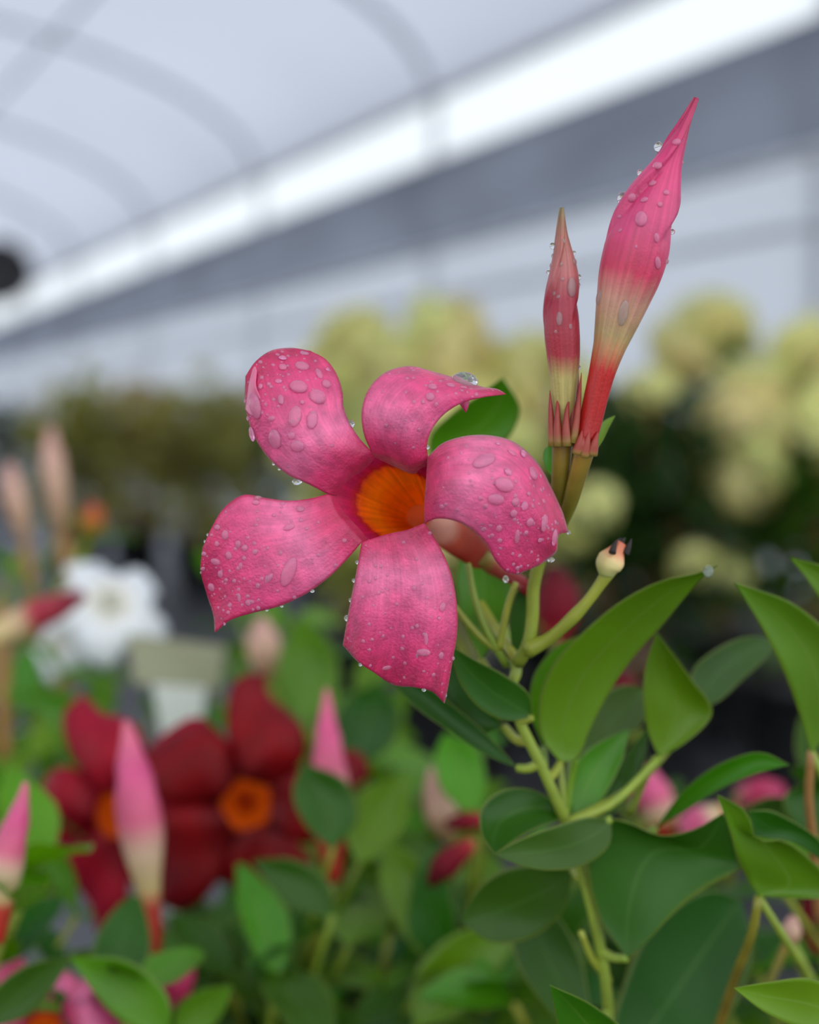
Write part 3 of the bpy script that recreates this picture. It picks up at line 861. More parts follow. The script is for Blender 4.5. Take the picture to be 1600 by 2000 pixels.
for bo, lst in ((bigbud, SB), (smallbud, SS)):
    me = bo.data
    V = np.empty(len(me.vertices) * 3); me.vertices.foreach_get('co', V); V = V.reshape(-1, 3) + OFF[bo.name]
    Nn = np.empty(len(me.vertices) * 3); me.vertices.foreach_get('normal', Nn); Nn = Nn.reshape(-1, 3)
    px = PX(V); view = CAM - V; fr = (Nn * view).sum(1) > 0
    for (x, y, rx, ry, a) in lst:
        d = ((px - np.array([x, y])) ** 2).sum(1) + (~fr) * 1e6
        i = int(np.argmin(d))
        M = frame_at(V[i], Nn[i], None, a) @ Matrix.Diagonal((rx * ZS, ry * ZS, min(rx, ry) * 0.6 * ZS, 1))
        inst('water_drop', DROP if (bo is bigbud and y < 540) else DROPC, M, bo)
for (x, y, r, p_) in [(1286, 286, 9, bigbud), (1250, 337, 6, bigbud), (1217, 388, 12, bigbud), (1322, 452, 5, bigbud), (1302, 510, 5, bigbud), (1333, 317, 3, bigbud), (1077, 478, 6, smallbud), (1069, 530, 4, smallbud), (1122, 494, 4, smallbud), (1131, 541, 5, smallbud), (1130, 557, 4, smallbud), (1127, 697, 3, smallbud), (1131, 717, 4, smallbud), (1068, 838, 4.5, smallbud), (1119, 825, 6, smallbud)]:
    bv = np.empty(len(p_.data.vertices) * 3); p_.data.vertices.foreach_get('co', bv); bv = bv.reshape(-1, 3) + OFF[p_.name]
    bead_near(p_, x, y, r, r * 1.1, PX(bv), bv)

# spent flower stalk with swollen calyx
pipe(main, [(1030, 1268, 0.398), (1065, 1252, 0.396), (1110, 1215, 0.392), (1150, 1172, 0.389), (1190, 1116, 0.386)], 13, 11, M_stem, name='stalk', bulge=[1.5, 1.0, 0.95, 1.12, 0.95, 1.0, 1.25])
bud(main, [(1184, 1124, 0.386), (1188, 1108, 0.3857), (1198, 1090, 0.3855), (1210, 1068, 0.385), (1215, 1060, 0.385)], [14, 26, 25, 15, 9], M_spent, name='spent_calyx', amp=0.12, start=0.1, lobes=5, twist=0.1, n=30, k=24, label='swollen peach calyx with black withered tips')
for pts in ([(1196, 1080, 0.381), (1200, 1066, 0.382), (1208, 1052, 0.383)], [(1222, 1082, 0.384), (1229, 1066, 0.384), (1234, 1052, 0.385)], [(1212, 1068, 0.387), (1217, 1056, 0.387), (1222, 1050, 0.388)], [(1206, 1072, 0.387), (1207, 1060, 0.387), (1214, 1050, 0.388)]):
    spike(main, pts, 7, M_blacktip, name='withered_tip')

# stems
pipe(main, [(1195, 4250, 0.475), (1195, 3300, 0.470), (1192, 2500, 0.46), (1190, 2060, 0.445), (1185, 1930, 0.435), (1160, 1790, 0.43), (1130, 1680, 0.428), (1098, 1590, 0.422), (1055, 1490, 0.416), (1012, 1400, 0.412), (1000, 1345, 0.408), (1012, 1295, 0.404)], 12.5, 10.5, M_stem, k=70)
pipe(main, [(1012, 1295, 0.404), (1030, 1262, 0.399), (1040, 1205, 0.397), (1042, 1150, 0.395), (1060, 1080, 0.391), (1090, 1018, 0.386)], 13, 12, M_stem, k=24)
pipe(main, [(990, 1300, 0.407), (970, 1268, 0.404), (945, 1220, 0.402), (925, 1160, 0.402), (914, 1100, 0.403)], 8, 6, M_stem, k=16)
pipe(main, [(970, 1268, 0.404), (940, 1245, 0.403), (905, 1206, 0.402), (885, 1180, 0.402)], 8, 6, M_stem, k=12)
pipe(main, [(974, 1268, 0.404), (984, 1220, 0.402), (996, 1170, 0.40), (1008, 1138, 0.399)], 8, 6, M_stem, k=12)
pipe(main, [(1190, 1915, 0.437), (1155, 1870, 0.43), (1135, 1820, 0.425)], 8, 6, M_stem, name='petiole', k=10)
pipe(main, [(1100, 1590, 0.424), (1098, 1540, 0.424), (1095, 1490, 0.425)], 8, 6, M_stem, name='petiole', k=10)
pipe(main, [(1105, 1590, 0.426), (1112, 1540, 0.43), (1125, 1480, 0.43)], 8, 7, M_leafl, name='petiole', k=10)
pipe(main, [(1230, 1590, 0.45), (1252, 1540, 0.447), (1280, 1480, 0.441)], 8, 6, M_stem, name='petiole', k=10)
pipe(main, [(1010, 1400, 0.412), (985, 1370, 0.412), (965, 1340, 0.411)], 9, 6, M_stem, name='petiole', k=10)

_ax = spl([(1190, 2210, 0.452), (1190, 2060, 0.445), (1185, 1930, 0.435), (1160, 1790, 0.43), (1130, 1680, 0.428), (1098, 1590, 0.422), (1055, 1490, 0.416), (1012, 1400, 0.412), (1000, 1345, 0.408), (1012, 1295, 0.404)], 60)
AXIS[main.name] = P(_ax[:, 0], _ax[:, 1], _ax[:, 2])
# leaves
strip_leaf(main, [(1095, 1490), (1058, 1440), (1052, 1380), (1080, 1300), (1150, 1225), (1220, 1170), (1300, 1132), (1360, 1120), (1402, 1104)],
           [(1095, 1490), (1125, 1482), (1150, 1430), (1195, 1345), (1245, 1275), (1295, 1220), (1340, 1165), (1370, 1130), (1402, 1104)], 0.424, 0.396, fold=0.16, dr=0.006, mat=M_leaf)
bead_at(main, 1384, 1115, 0.396, 10, 11)
strip_leaf(main, [(1062, 1462), (1035, 1385), (1045, 1315), (1090, 1262), (1145, 1236)], [(1062, 1462), (1075, 1400), (1095, 1330), (1125, 1280), (1145, 1236)], 0.43, 0.435, mat=M_leafl)
strip_leaf(main, [(1288, 1480), (1266, 1430), (1257, 1370), (1262, 1300), (1282, 1234)], [(1288, 1480), (1340, 1450), (1392, 1390), (1352, 1328), (1282, 1234)], 0.438, 0.425, fold=0.22, mat=M_leaf)
strip_leaf(main, [(1368, 1385), (1350, 1318), (1410, 1262), (1470, 1243), (1515, 1250)], [(1368, 1385), (1400, 1372), (1450, 1328), (1495, 1285), (1515, 1250)], 0.455, 0.475, fold=0.1, mat=M_leafd)
strip_leaf(main, [(1120, 1475), (1150, 1405), (1180, 1356), (1220, 1338), (1262, 1345)], [(1120, 1475), (1170, 1470), (1225, 1440), (1262, 1400), (1262, 1345)], 0.45, 0.47, mat=M_leafd)
strip_leaf(main, [(1118, 1595), (1110, 1530), (1132, 1480), (1180, 1445), (1230, 1424)], [(1118, 1595), (1160, 1580), (1192, 1535), (1217, 1480), (1230, 1424)], 0.432, 0.44, fold=0.15, mat=M_leaf)
strip_leaf(main, [(1150, 1605), (1172, 1560), (1205, 1500), (1240, 1450), (1266, 1420)], [(1150, 1605), (1195, 1592), (1235, 1545), (1260, 1490), (1266, 1420)], 0.445, 0.455, mat=M_leafd)
# cup shaped leaf: upper face, then its broad back
strip_leaf(main, [(1102, 1600), (1085, 1570), (1040, 1542), (985, 1542), (940, 1580), (940, 1625), (966, 1668)], [(1102, 1600), (1080, 1606), (1055, 1616), (1030, 1628), (1010, 1640), (988, 1655), (966, 1668)], 0.422, 0.402, fold=0.25, dl=0.008, mat=M_leafd)
strip_leaf(main, [(1195, 1600), (1150, 1596), (1100, 1608), (1050, 1625), (1005, 1645), (966, 1668)], [(1195, 1600), (1190, 1650), (1140, 1690), (1080, 1700), (1015, 1690), (966, 1668)], 0.42, 0.402, fold=0.1, mat=M_leafd)
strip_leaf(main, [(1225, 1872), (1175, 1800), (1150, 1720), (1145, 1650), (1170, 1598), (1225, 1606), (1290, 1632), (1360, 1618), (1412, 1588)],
           [(1225, 1872), (1265, 1838), (1310, 1790), (1370, 1740), (1420, 1712), (1455, 1690), (1448, 1660), (1432, 1625), (1412, 1588)], 0.425, 0.418, fold=0.14, mat=M_leafd)  # darker leaf colour paints in the shade on its underside
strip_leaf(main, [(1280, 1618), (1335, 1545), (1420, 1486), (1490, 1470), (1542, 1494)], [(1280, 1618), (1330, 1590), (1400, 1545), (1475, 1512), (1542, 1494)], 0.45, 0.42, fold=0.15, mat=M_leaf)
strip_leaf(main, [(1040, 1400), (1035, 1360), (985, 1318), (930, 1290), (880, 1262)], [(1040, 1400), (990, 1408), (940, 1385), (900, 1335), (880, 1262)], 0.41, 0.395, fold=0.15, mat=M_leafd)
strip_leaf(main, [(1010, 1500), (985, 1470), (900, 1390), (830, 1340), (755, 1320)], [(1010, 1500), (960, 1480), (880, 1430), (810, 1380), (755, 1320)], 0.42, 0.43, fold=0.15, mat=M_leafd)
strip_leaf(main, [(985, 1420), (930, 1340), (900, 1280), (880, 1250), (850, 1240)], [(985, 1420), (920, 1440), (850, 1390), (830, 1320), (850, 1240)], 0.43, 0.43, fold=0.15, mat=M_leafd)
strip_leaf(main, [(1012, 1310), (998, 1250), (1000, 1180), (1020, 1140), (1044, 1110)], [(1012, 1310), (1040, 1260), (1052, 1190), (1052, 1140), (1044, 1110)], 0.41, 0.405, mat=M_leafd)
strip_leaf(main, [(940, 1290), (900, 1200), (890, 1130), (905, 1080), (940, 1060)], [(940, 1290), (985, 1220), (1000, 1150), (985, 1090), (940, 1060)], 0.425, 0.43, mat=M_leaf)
# leaf behind the flower
strip_leaf(main, [(842, 900), (842, 850), (880, 810), (930, 775), (982, 738)], [(842, 900), (920, 880), (990, 858), (1015, 800), (982, 738)], 0.47, 0.45, fold=0.2, mat=M_leafl)
pipe(main, [(1010, 1320, 0.43), (960, 1150, 0.46), (880, 1000, 0.475), (842, 900, 0.47)], 8, 6, M_stem, name='petiole', k=14)
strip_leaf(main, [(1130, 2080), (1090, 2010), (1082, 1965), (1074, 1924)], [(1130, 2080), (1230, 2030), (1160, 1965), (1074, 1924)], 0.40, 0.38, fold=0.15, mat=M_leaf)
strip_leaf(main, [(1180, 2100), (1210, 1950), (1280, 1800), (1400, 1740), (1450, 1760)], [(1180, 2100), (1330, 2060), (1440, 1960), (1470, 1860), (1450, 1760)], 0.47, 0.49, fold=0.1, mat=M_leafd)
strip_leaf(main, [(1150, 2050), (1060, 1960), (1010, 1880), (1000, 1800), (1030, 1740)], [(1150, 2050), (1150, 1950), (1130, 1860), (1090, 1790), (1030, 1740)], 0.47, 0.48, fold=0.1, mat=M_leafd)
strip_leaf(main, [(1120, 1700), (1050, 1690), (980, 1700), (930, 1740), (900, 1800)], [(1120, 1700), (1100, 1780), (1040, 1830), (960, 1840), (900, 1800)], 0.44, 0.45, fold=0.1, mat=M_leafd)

# ------------------------------------------------------------------ neighbours: shared builders
def leaf_template(name, mat, wid=0.25, arch=0.22, fold=0.12, nu=5, nv=8):
    V, UVs = [], []
    for j in range(nv):
        v = j / (nv - 1)
        w = wid * (math.sin(math.pi * (0.04 + 0.93 * v ** 0.85)) ** 0.8)
        for i in range(nu):
            u = i / (nu - 1); q = 2 * u - 1
            V.append((q * w, v, -arch * v * v + fold * abs(q) * w * 2 + 0.02 * math.sin(v * 11 + q * 2))); UVs.append((u, v))
    return mesh(name, V, gridF(nu, nv), mat, UVs)


LT = {}
for key, m in (('g', M_leaf), ('d', M_leafd), ('l', M_leafl)):
    LT[key] = [leaf_template('leaf', m, 0.25, 0.2, 0.12), leaf_template('leaf', m, 0.22, 0.42, 0.2), leaf_template('leaf', m, 0.28, 0.05, 0.25)]


def leaf_at(root, pos, direction, up, size, key, rnd):
    y = Vector(direction).normalized()
    z = Vector(up) - y * Vector(up).dot(y)
    if z.length < 1e-3: z = y.orthogonal()
    z.normalize()
    x = y.cross(z)
    M = Matrix((x, y, z)).transposed().to_4x4()
    M.translation = Vector(pos)
    return inst('leaf', rnd.choice(LT[key]), M @ Matrix.Diagonal((size, size, size, 1)), root)


def shoot(root, top, size=0.065, pairs=6, keys='ggdl', seed=0, start=0.35, stem_mat=None, r=0.0032, lean=0.3):
    """one leafy stem from the pot to top = (px, py, d): opposite leaves turning a quarter at each node"""
    rnd = random.Random(seed)
    b = OFF[root.name]
    t = P(*top)
    ph = rnd.random() * 6.28
    p0 = b + np.array([0.02 * math.cos(ph), 0.02 * math.sin(ph), 0.20])
    mid = (p0 + t) / 2 + np.array([rnd.uniform(-0.02, 0.02), rnd.uniform(-0.02, 0.02), 0.05])
    W = spl([p0, mid, t], 16)
    V, F, U = tube(W, np.linspace(r, r * 0.6, 16), 7)
    put('stem', V, F, stem_mat or M_stem, root, U)
    for k in range(pairs):
        f = start + (1 - start) * k / max(1, pairs - 1)
        i = min(14, int(f * 15))
        pos = W[i] + (W[i + 1] - W[i]) * (f * 15 - i if i < 14 else 1.0)
        tg = W[i + 1] - W[i]; tg /= np.linalg.norm(tg)
        a = ph + k * math.pi / 2 + rnd.uniform(-0.3, 0.3)
        o = np.array([math.cos(a), math.sin(a), 0]); o -= tg * o.dot(tg)
        for sgn in (1, -1):
            dr = o * sgn * 0.85 + tg * rnd.uniform(0.25, 0.9)
            leaf_at(root, pos, dr, tg + np.array([0, 0, 0.3]), size * rnd.uniform(0.75, 1.15) * (1 - 0.3 * f), rnd.choice(keys), rnd)


def bloom(root, c, face, size, pm, tm, spin=0.0, recurve=0.35, label=None, name='flower', widen=1.0, parts=5):
    """open five-petalled flower: throat funnel with five pinwheel petals; c = (px,py,d), face = world direction it looks to"""
    z = Vector(face).normalized(); x = Vector((1, 0, 0)); x = (x - z * x.dot(z)).normalized(); y = z.cross(x)
    R = np.array(Matrix((x, y, z)).transposed()) * size
    cw = P(*c)
    prof = [(0.24, -0.02), (0.19, -0.10), (0.14, -0.28), (0.11, -0.42), (0.0, -0.5), (0.06, -0.7), (0.045, -1.3)]
    V, F, U = lathe(prof, 20)
    fl = put(name, V @ R.T + cw, F, tm, root, U, label=label)
    join(root, R @ np.array([0, 0, -1.28]) + cw, r=0.0018, name='stalk', drop=0.08)
    for q in range(parts):
        a0 = math.radians(spin + q * 360 / 5)
        Vp, Up = [], []
        nu, nv = 9, 12
        for j in range(nv):
            v = j / (nv - 1)
            rr = 0.20 + 0.80 * v
            w = widen * (0.12 + 0.27 * math.sin(math.pi * min(1, 0.05 + 0.86 * v)) ** 0.9 + 0.10 * v) * (1 if v < 0.8 else math.sqrt(max(0.02, 1 - ((v - 0.8) / 0.2) ** 2)))
            for i in range(nu):
                u = i / (nu - 1); s_ = 2 * u - 1
                lx = rr + 0.10 * s_ * v * v
                ly = s_ * w + 0.20 * v * v
                lz = 0.10 * math.sin(v * 2.6) - recurve * v * v - 0.14 * s_ * s_ * w * 2 + 0.05 * math.sin(5 * v + 3 * s_ + q)
                Vp.append((lx * math.cos(a0) - ly * math.sin(a0), lx * math.sin(a0) + ly * math.cos(a0), lz)); Up.append((u, v))
        put('petal', np.array(Vp) @ R.T + cw, gridF(nu, nv), pm, fl, Up, solid=0.0004)
    return fl


M_red = organic('dark_red_petal', [(0, lin(96, 0, 8)), (0.4, lin(136, 0, 8)), (1, lin(116, 2, 20))], rough=0.55, transl=0.28, noise=(70, 0.25), spec=0.25)
M_redp = organic('crimson_petal', [(0, lin(130, 2, 20)), (0.4, lin(170, 10, 40)), (1, lin(150, 10, 44))], rough=0.55, transl=0.28, noise=(70, 0.25), spec=0.25)
M_redthr = organic('orange_throat', [(0, lin(150, 8, 14)), (0.12, lin(230, 90, 10)), (0.4, lin(250, 120, 8)), (0.6, lin(190, 60, 20)), (1, lin(170, 40, 30))], transl=0.35, noise=(70, 0.15))
M_white = organic('white_petal', [(0, lin(238, 232, 214)), (0.4, lin(246, 246, 246)), (1, lin(244, 246, 250))], rough=0.45, transl=0.35, noise=(70, 0.05))
M_whthr = organic('yellow_throat', [(0, lin(244, 244, 236)), (0.4, lin(240, 238, 220)), (1, lin(190, 180, 110))], transl=0.3, noise=(70, 0.1))
M_pinkbud = organic('pink_bud_skin', [(0.0, lin(176, 30, 20)), (0.22, lin(190, 60, 44)), (0.30, lin(214, 190, 130)), (0.45, lin(222, 190, 160)), (0.58, lin(214, 100, 130)), (0.8, lin(224, 84, 140)), (1.0, lin(214, 110, 130))], transl=0.2, noise=(60, 0.12))
M_palebud = organic('pale_bud_skin', [(0.0, lin(170, 130, 90)), (0.5, lin(214, 174, 148)), (1.0, lin(210, 156, 146))], transl=0.2, noise=(60, 0.12))
M_crimbud = organic('crimson_bud_skin', [(0.0, lin(216, 200, 130)), (0.40, lin(214, 180, 140)), (0.52, lin(176, 40, 60)), (1.0, lin(120, 16, 40))], transl=0.15, noise=(60, 0.15))
M_crimson = organic('deep_crimson_skin', [(0.0, lin(170, 50, 50)), (0.3, lin(124, 10, 32)), (1.0, lin(74, 4, 18))], transl=0.12, noise=(60, 0.2), rough=0.6, spec=0.2)
M_magbud = organic('magenta_bud_skin', [(0.0, lin(200, 110, 120)), (0.3, lin(190, 30, 84)), (1.0, lin(176, 40, 90))], transl=0.2, noise=(60, 0.15))


def plant_at(name, x, y, label, group=None, r=0.095, h=0.22):
    e = empty(name, (x, y, 0.0), label, 'plant', group)
    pot_for(e, r, h)
    return e


# --- pink mandevilla at the left, pale buds in front of the red flowers
pl = plant_at('mandevilla_plant', -0.27, 0.50, 'blurred mandevilla at the lower left corner with pink buds before the red flowers')
bud(pl, [(300, 1870, 0.60), (294, 1800, 0.60), (289, 1730, 0.60), (281, 1660, 0.60), (270, 1580, 0.60), (258, 1490, 0.60), (246, 1408, 0.60)], [16, 22, 22, 40, 46, 34, 6], M_pinkbud, n=16, k=26, start=0.6, amp=0.12)
bud(pl, [(-8, 1840, 0.50), (2, 1730, 0.50), (22, 1640, 0.50), (40, 1580, 0.50), (50, 1528, 0.50)], [16, 30, 37, 26, 5], M_pinkbud, n=16, k=22, start=0.6, amp=0.12)
bud(pl, [(330, 1965, 0.58), (345, 1925, 0.58), (362, 1895, 0.58), (378, 1868, 0.58)], [10, 32, 26, 5], M_magbud, n=16, k=16, start=0.5, amp=0.12)
bloom(pl, (85, 2010, 0.52), (0.1, -0.6, 0.75), 0.034, M_petal, M_redthr, spin=30)
pipe(pl, [(300, 1870, 0.60), (310, 1960, 0.59), (290, 2080, 0.57)], 10, 12, M_stembr, k=10)
for q, top in enumerate([(60, 1700, 0.56), (200, 1960, 0.54), (110, 1900, 0.60), (20, 1780, 0.52), (280, 1930, 0.52), (10, 1600, 0.66)]):
    shoot(pl, top, 0.062, 6, 'ggld', seed=100 + q, start=0.45)
strip_leaf(pl, [(330, 2030), (230, 1990), (170, 1920), (135, 1868)], [(330, 2030), (330, 1950), (260, 1880), (135, 1868)], 0.50, 0.50, mat=M_leaf, n=(9, 12))
strip_leaf(pl, [(-20, 2010), (-20, 1950), (40, 1890), (140, 1868)], [(-20, 2010), (60, 1980), (110, 1920), (140, 1868)], 0.50, 0.50, mat=M_leafd, n=(9, 12))
strip_leaf(pl, [(340, 2030), (350, 1960), (400, 1930), (455, 1925)], [(340, 2030), (410, 2010), (440, 1970), (455, 1925)], 0.54, 0.54, mat=M_leafl, n=(9, 12))
strip_leaf(pl, [(150, 1790), (95, 1720), (75, 1660), (90, 1630)], [(150, 1790), (150, 1720), (120, 1660), (90, 1630)], 0.62, 0.62, mat=M_leafl, n=(9, 12))

# --- dark red mandevilla
pr = plant_at('mandevilla_plant', -0.09, 0.72, 'blurred dark red mandevilla with two open orange-throated flowers at the lower left')
bloom(pr, (228, 1592, 0.68), (-0.25, -0.95, 0.12), 0.056, M_redp, M_redthr, spin=100, label='crimson flower half hidden by a pink bud', recurve=0.25, widen=0.85)
bloom(pr, (482, 1572, 0.66), (0.12, -0.97, 0.16), 0.056, M_red, M_redthr, spin=70, label='dark red flower with glowing orange throat', recurve=0.3, widen=0.85)
bud(pr, [(652, 1720, 0.62), (648, 1610, 0.62), (643, 1490, 0.62), (640, 1430, 0.62), (638, 1345, 0.62)], [16, 34, 40, 26, 4], M_pinkbud, n=16, k=20, start=0.6, amp=0.12)
for q, top in enumerate([(480, 1640, 0.76), (230, 1660, 0.78), (620, 1560, 0.68), (700, 1640, 0.66), (560, 1780, 0.60), (400, 1850, 0.62), (450, 1900, 0.56), (330, 1870, 0.66), (620, 1800, 0.56), (540, 1900, 0.52), (760, 1820, 0.58), (350, 1600, 0.84)]):
    shoot(pr, (top[0], top[1], top[2] + 0.07), 0.066, 6, 'gggdl' if q < 5 else 'gdd', seed=140 + q, start=0.4)
for L, R, d, m in [
    ([(650, 1660), (595, 1610), (572, 1550), (592, 1488)], [(650, 1660), (700, 1600), (680, 1530), (592, 1488)], 0.52, M_leafd),
    ([(700, 1690), (672, 1620), (700, 1555), (800, 1510)], [(700, 1690), (760, 1660), (800, 1590), (800, 1510)], 0.55, M_leafl),
    ([(850, 1890), (770, 1800), (740, 1700), (760, 1640)], [(850, 1890), (860, 1800), (840, 1700), (760, 1640)], 0.54, M_leaf),
    ([(650, 1790), (560, 1770), (520, 1720), (492, 1680)], [(650, 1790), (640, 1720), (580, 1680), (492, 1680)], 0.50, M_leafd),
    ([(680, 1850), (600, 1760), (610, 1680), (660, 1640)], [(680, 1850), (770, 1790), (760, 1700), (660, 1640)], 0.56, M_leaf),
    ([(810, 2010), (800, 1930), (850, 1850), (960, 1800), (1020, 1790)], [(810, 2010), (900, 1980), (970, 1900), (1010, 1840), (1020, 1790)], 0.52, M_leaf)]:
    strip_leaf(pr, L, R, d + 0.06, d + 0.07, mat=m, n=(9, 12))

for q, top in enumerate([(520, 1760, 0.86), (640, 1760, 0.80), (760, 1760, 0.84), (860, 1840, 0.78), (600, 1860, 0.70), (720, 1900, 0.68), (480, 1930, 0.66), (840, 1960, 0.64), (380, 1960, 0.68), (580, 1990, 0.60)]):
    shoot(pr, top, 0.078, 5, 'gddd', seed=400 + q, start=0.6)
# --- mid plant behind the hero flower
pm_ = plant_at('mandevilla_plant', 0.02, 1.02, 'blurred leafy mandevilla directly below and behind the sharp pink flower')
for q, top in enumerate([(560, 1230, 0.92), (640, 1290, 0.90), (700, 1360, 0.86), (600, 1380, 0.88), (520, 1340, 0.95), (760, 1450, 0.86), (860, 1500, 0.82), (420, 1350, 0.98), (900, 1600, 0.84), (440, 1140, 1.1)]):
    shoot(pm_, top, 0.066, 6, 'ggll', seed=180 + q, start=0.5)
bud(pm_, [(520, 1330, 0.86), (518, 1290, 0.86), (514, 1250, 0.86), (512, 1205, 0.86)], [10, 32, 34, 8], M_palebud, n=14, k=14)
for L, R, d, m in [
    ([(700, 1500), (650, 1440), (670, 1370), (740, 1330)], [(700, 1500), (770, 1450), (780, 1380), (740, 1330)], 0.70, M_leafd),
    ([(600, 1420), (540, 1340), (550, 1260), (590, 1200)], [(600, 1420), (660, 1350), (650, 1260), (590, 1200)], 0.82, M_leafl),
    ([(930, 1600), (860, 1540), (850, 1470), (870, 1430)], [(930, 1600), (950, 1530), (930, 1460), (870, 1430)], 0.62, M_leafl)]:
    strip_leaf(pm_, L, R, d, d + 0.01, mat=m, n=(9, 12))
bud(pm_, [(925, 1645, 0.60), (890, 1672, 0.60), (862, 1698, 0.60), (838, 1728, 0.60)], [12, 22, 28, 8], M_crimson, n=14, k=14)
bud(pm_, [(945, 1600, 0.62), (905, 1605, 0.62), (870, 1612, 0.62)], [12, 20, 8], M_crimson, n=14, k=12)
bud(pm_, [(880, 1640, 0.64), (862, 1590, 0.64), (850, 1540, 0.64), (845, 1500, 0.64)], [14, 34, 28, 8], M_palebud, n=14, k=14)

# --- white mandevilla further left
pw = plant_at('mandevilla_plant', -0.40, 1.06, 'blurred mandevilla with white flowers and a dark red bud at the left edge')
bloom(pw, (214, 1178, 0.98), (0.35, -0.70, 0.62), 0.036, M_white, M_whthr, spin=20, label='large white flower', widen=1.9, recurve=0.3)
bloom(pw, (108, 1262, 1.0), (-0.3, -0.8, 0.4), 0.022, M_white, M_whthr, spin=90, widen=1.3)
bud(pw, [(-30, 1250, 0.80), (20, 1228, 0.80), (70, 1202, 0.80), (115, 1184, 0.80), (165, 1160, 0.80)], [20, 26, 30, 29, 10], M_crimbud, n=16, k=18, start=0.7)
bud(pw, [(122, 1040, 1.08), (110, 960, 1.08), (102, 890, 1.08), (98, 835, 1.08)], [12, 20, 24, 8], M_palebud, n=14, k=14)
bud(pw, [(50, 1060, 1.06), (36, 1000, 1.06), (24, 950, 1.06), (18, 905, 1.06)], [10, 20, 24, 8], M_palebud, n=14, k=14)
bud(pw, [(172, 1050, 1.04), (180, 1015, 1.04), (186, 985, 1.04)], [12, 26, 10], organic('orange_calyx', [(0, lin(120, 140, 40)), (0.5, lin(200, 120, 30)), (1, lin(190, 60, 40))], noise=(60, 0.2)), n=14, k=12, name='spent_calyx')
pipe(pw, [(122, 1040, 1.08), (132, 1120, 1.07), (128, 1240, 1.06), (130, 1400, 1.06)], 13, 12, M_stembr, k=12)
pipe(pw, [(50, 1060, 1.06), (58, 1130, 1.06), (70, 1260, 1.06)], 10, 10, M_stembr, k=12)
pipe(pw, [(2, 1180, 0.9), (6, 1300, 0.9), (8, 1480, 0.9)], 14, 14, M_stembr, k=12)
for q, top in enumerate([(60, 1170, 1.05), (170, 1060, 1.1), (230, 1330, 0.98), (120, 1320, 0.95), (30, 1380, 0.9), (200, 1430, 0.92), (60, 1480, 0.86), (20, 1130, 1.15), (300, 1400, 0.98)]):
    shoot(pw, top, 0.066, 6, 'ggll', seed=220 + q, start=0.5)
strip_leaf(pw, [(240, 1500), (120, 1440), (60, 1380), (0, 1350)], [(240, 1500), (220, 1400), (120, 1350), (0, 1350)], 0.82, 0.82, mat=M_leafl, n=(9, 12))

# nursery tag on its stake
tg0 = P(345, 1290, 0.90)
tagr = empty('plant_tag', (tg0[0], tg0[1], 0.19), 'blurred grey-olive plant tag card on a white stake behind the red flowers', 'plant tag')
card = P(np.array([248, 440, 428, 262]), np.array([1238, 1262, 1346, 1336]), np.array([0.90, 0.92, 0.92, 0.90]))
put('card', card, [(0, 1, 2, 3)], M_tagc, tagr, smooth=False, solid=0.0008)
st = P(np.array([298, 404, 386, 318]), np.array([1336, 1344, 1455, 1455]), np.array([0.902, 0.915, 0.912, 0.904]))
low = np.array([[st[3][0] + 0.004, st[3][1], 0.19], [st[2][0] - 0.004, st[2][1], 0.19]])
put('stake', np.concatenate([st, low]), [(0, 1, 2, 3), (3, 2, 5, 4)], M_tags, tagr, smooth=False, solid=0.0008)

# --- right hand neighbour with the leaves at the right edge
pg = plant_at('mandevilla_plant', 0.27, 0.56, 'mandevilla at the right edge with upright pointed leaves on reddish stalks')
for L, R, d0, d1, m in [
    ([(1585, 1470), (1560, 1390), (1530, 1310), (1490, 1230), (1435, 1138)], [(1585, 1470), (1640, 1400), (1640, 1270), (1560, 1185), (1435, 1138)], 0.43, 0.41, M_leaf),
    ([(1660, 1220), (1610, 1180), (1575, 1130), (1542, 1088)], [(1660, 1220), (1690, 1150), (1620, 1110), (1542, 1088)], 0.42, 0.41, M_leafl),
    ([(1482, 1752), (1445, 1690), (1425, 1620), (1400, 1552)], [(1482, 1752), (1640, 1742), (1585, 1680), (1530, 1642), (1478, 1640), (1462, 1590), (1400, 1552)], 0.42, 0.405, M_leaf),
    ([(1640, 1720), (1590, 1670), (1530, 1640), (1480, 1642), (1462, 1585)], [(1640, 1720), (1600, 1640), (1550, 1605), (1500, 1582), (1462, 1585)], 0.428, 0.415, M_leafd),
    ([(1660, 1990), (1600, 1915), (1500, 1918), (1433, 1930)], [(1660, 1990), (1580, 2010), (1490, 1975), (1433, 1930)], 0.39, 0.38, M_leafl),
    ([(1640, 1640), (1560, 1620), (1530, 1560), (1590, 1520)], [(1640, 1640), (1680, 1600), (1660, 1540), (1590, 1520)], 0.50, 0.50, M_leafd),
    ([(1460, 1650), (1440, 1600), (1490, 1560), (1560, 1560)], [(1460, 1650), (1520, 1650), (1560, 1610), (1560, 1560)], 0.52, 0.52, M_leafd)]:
    strip_leaf(pg, L, R, d0, d1, mat=m, n=(11, 18), fold=0.15)
pipe(pg, [(1585, 1470, 0.43), (1580, 1560, 0.44), (1588, 1640, 0.45), (1600, 1800, 0.48)], 9, 10, M_stembr, name='petiole', k=12)
pipe(pg, [(1482, 1752, 0.42), (1470, 1820, 0.425), (1440, 1900, 0.44), (1400, 2020, 0.47)], 9, 10, M_stemol, name='petiole', k=12)
bud(pg, [(1600, 1860, 0.55), (1598, 1800, 0.55), (1596, 1750, 0.55), (1600, 1710, 0.55)], [16, 36, 32, 10], M_crimson, n=14, k=14)
pipe(pg, [(1500, 1925, 0.50), (1525, 1870, 0.50), (1545, 1825, 0.50)], 9, 8, M_stemol, name='stalk', k=10)
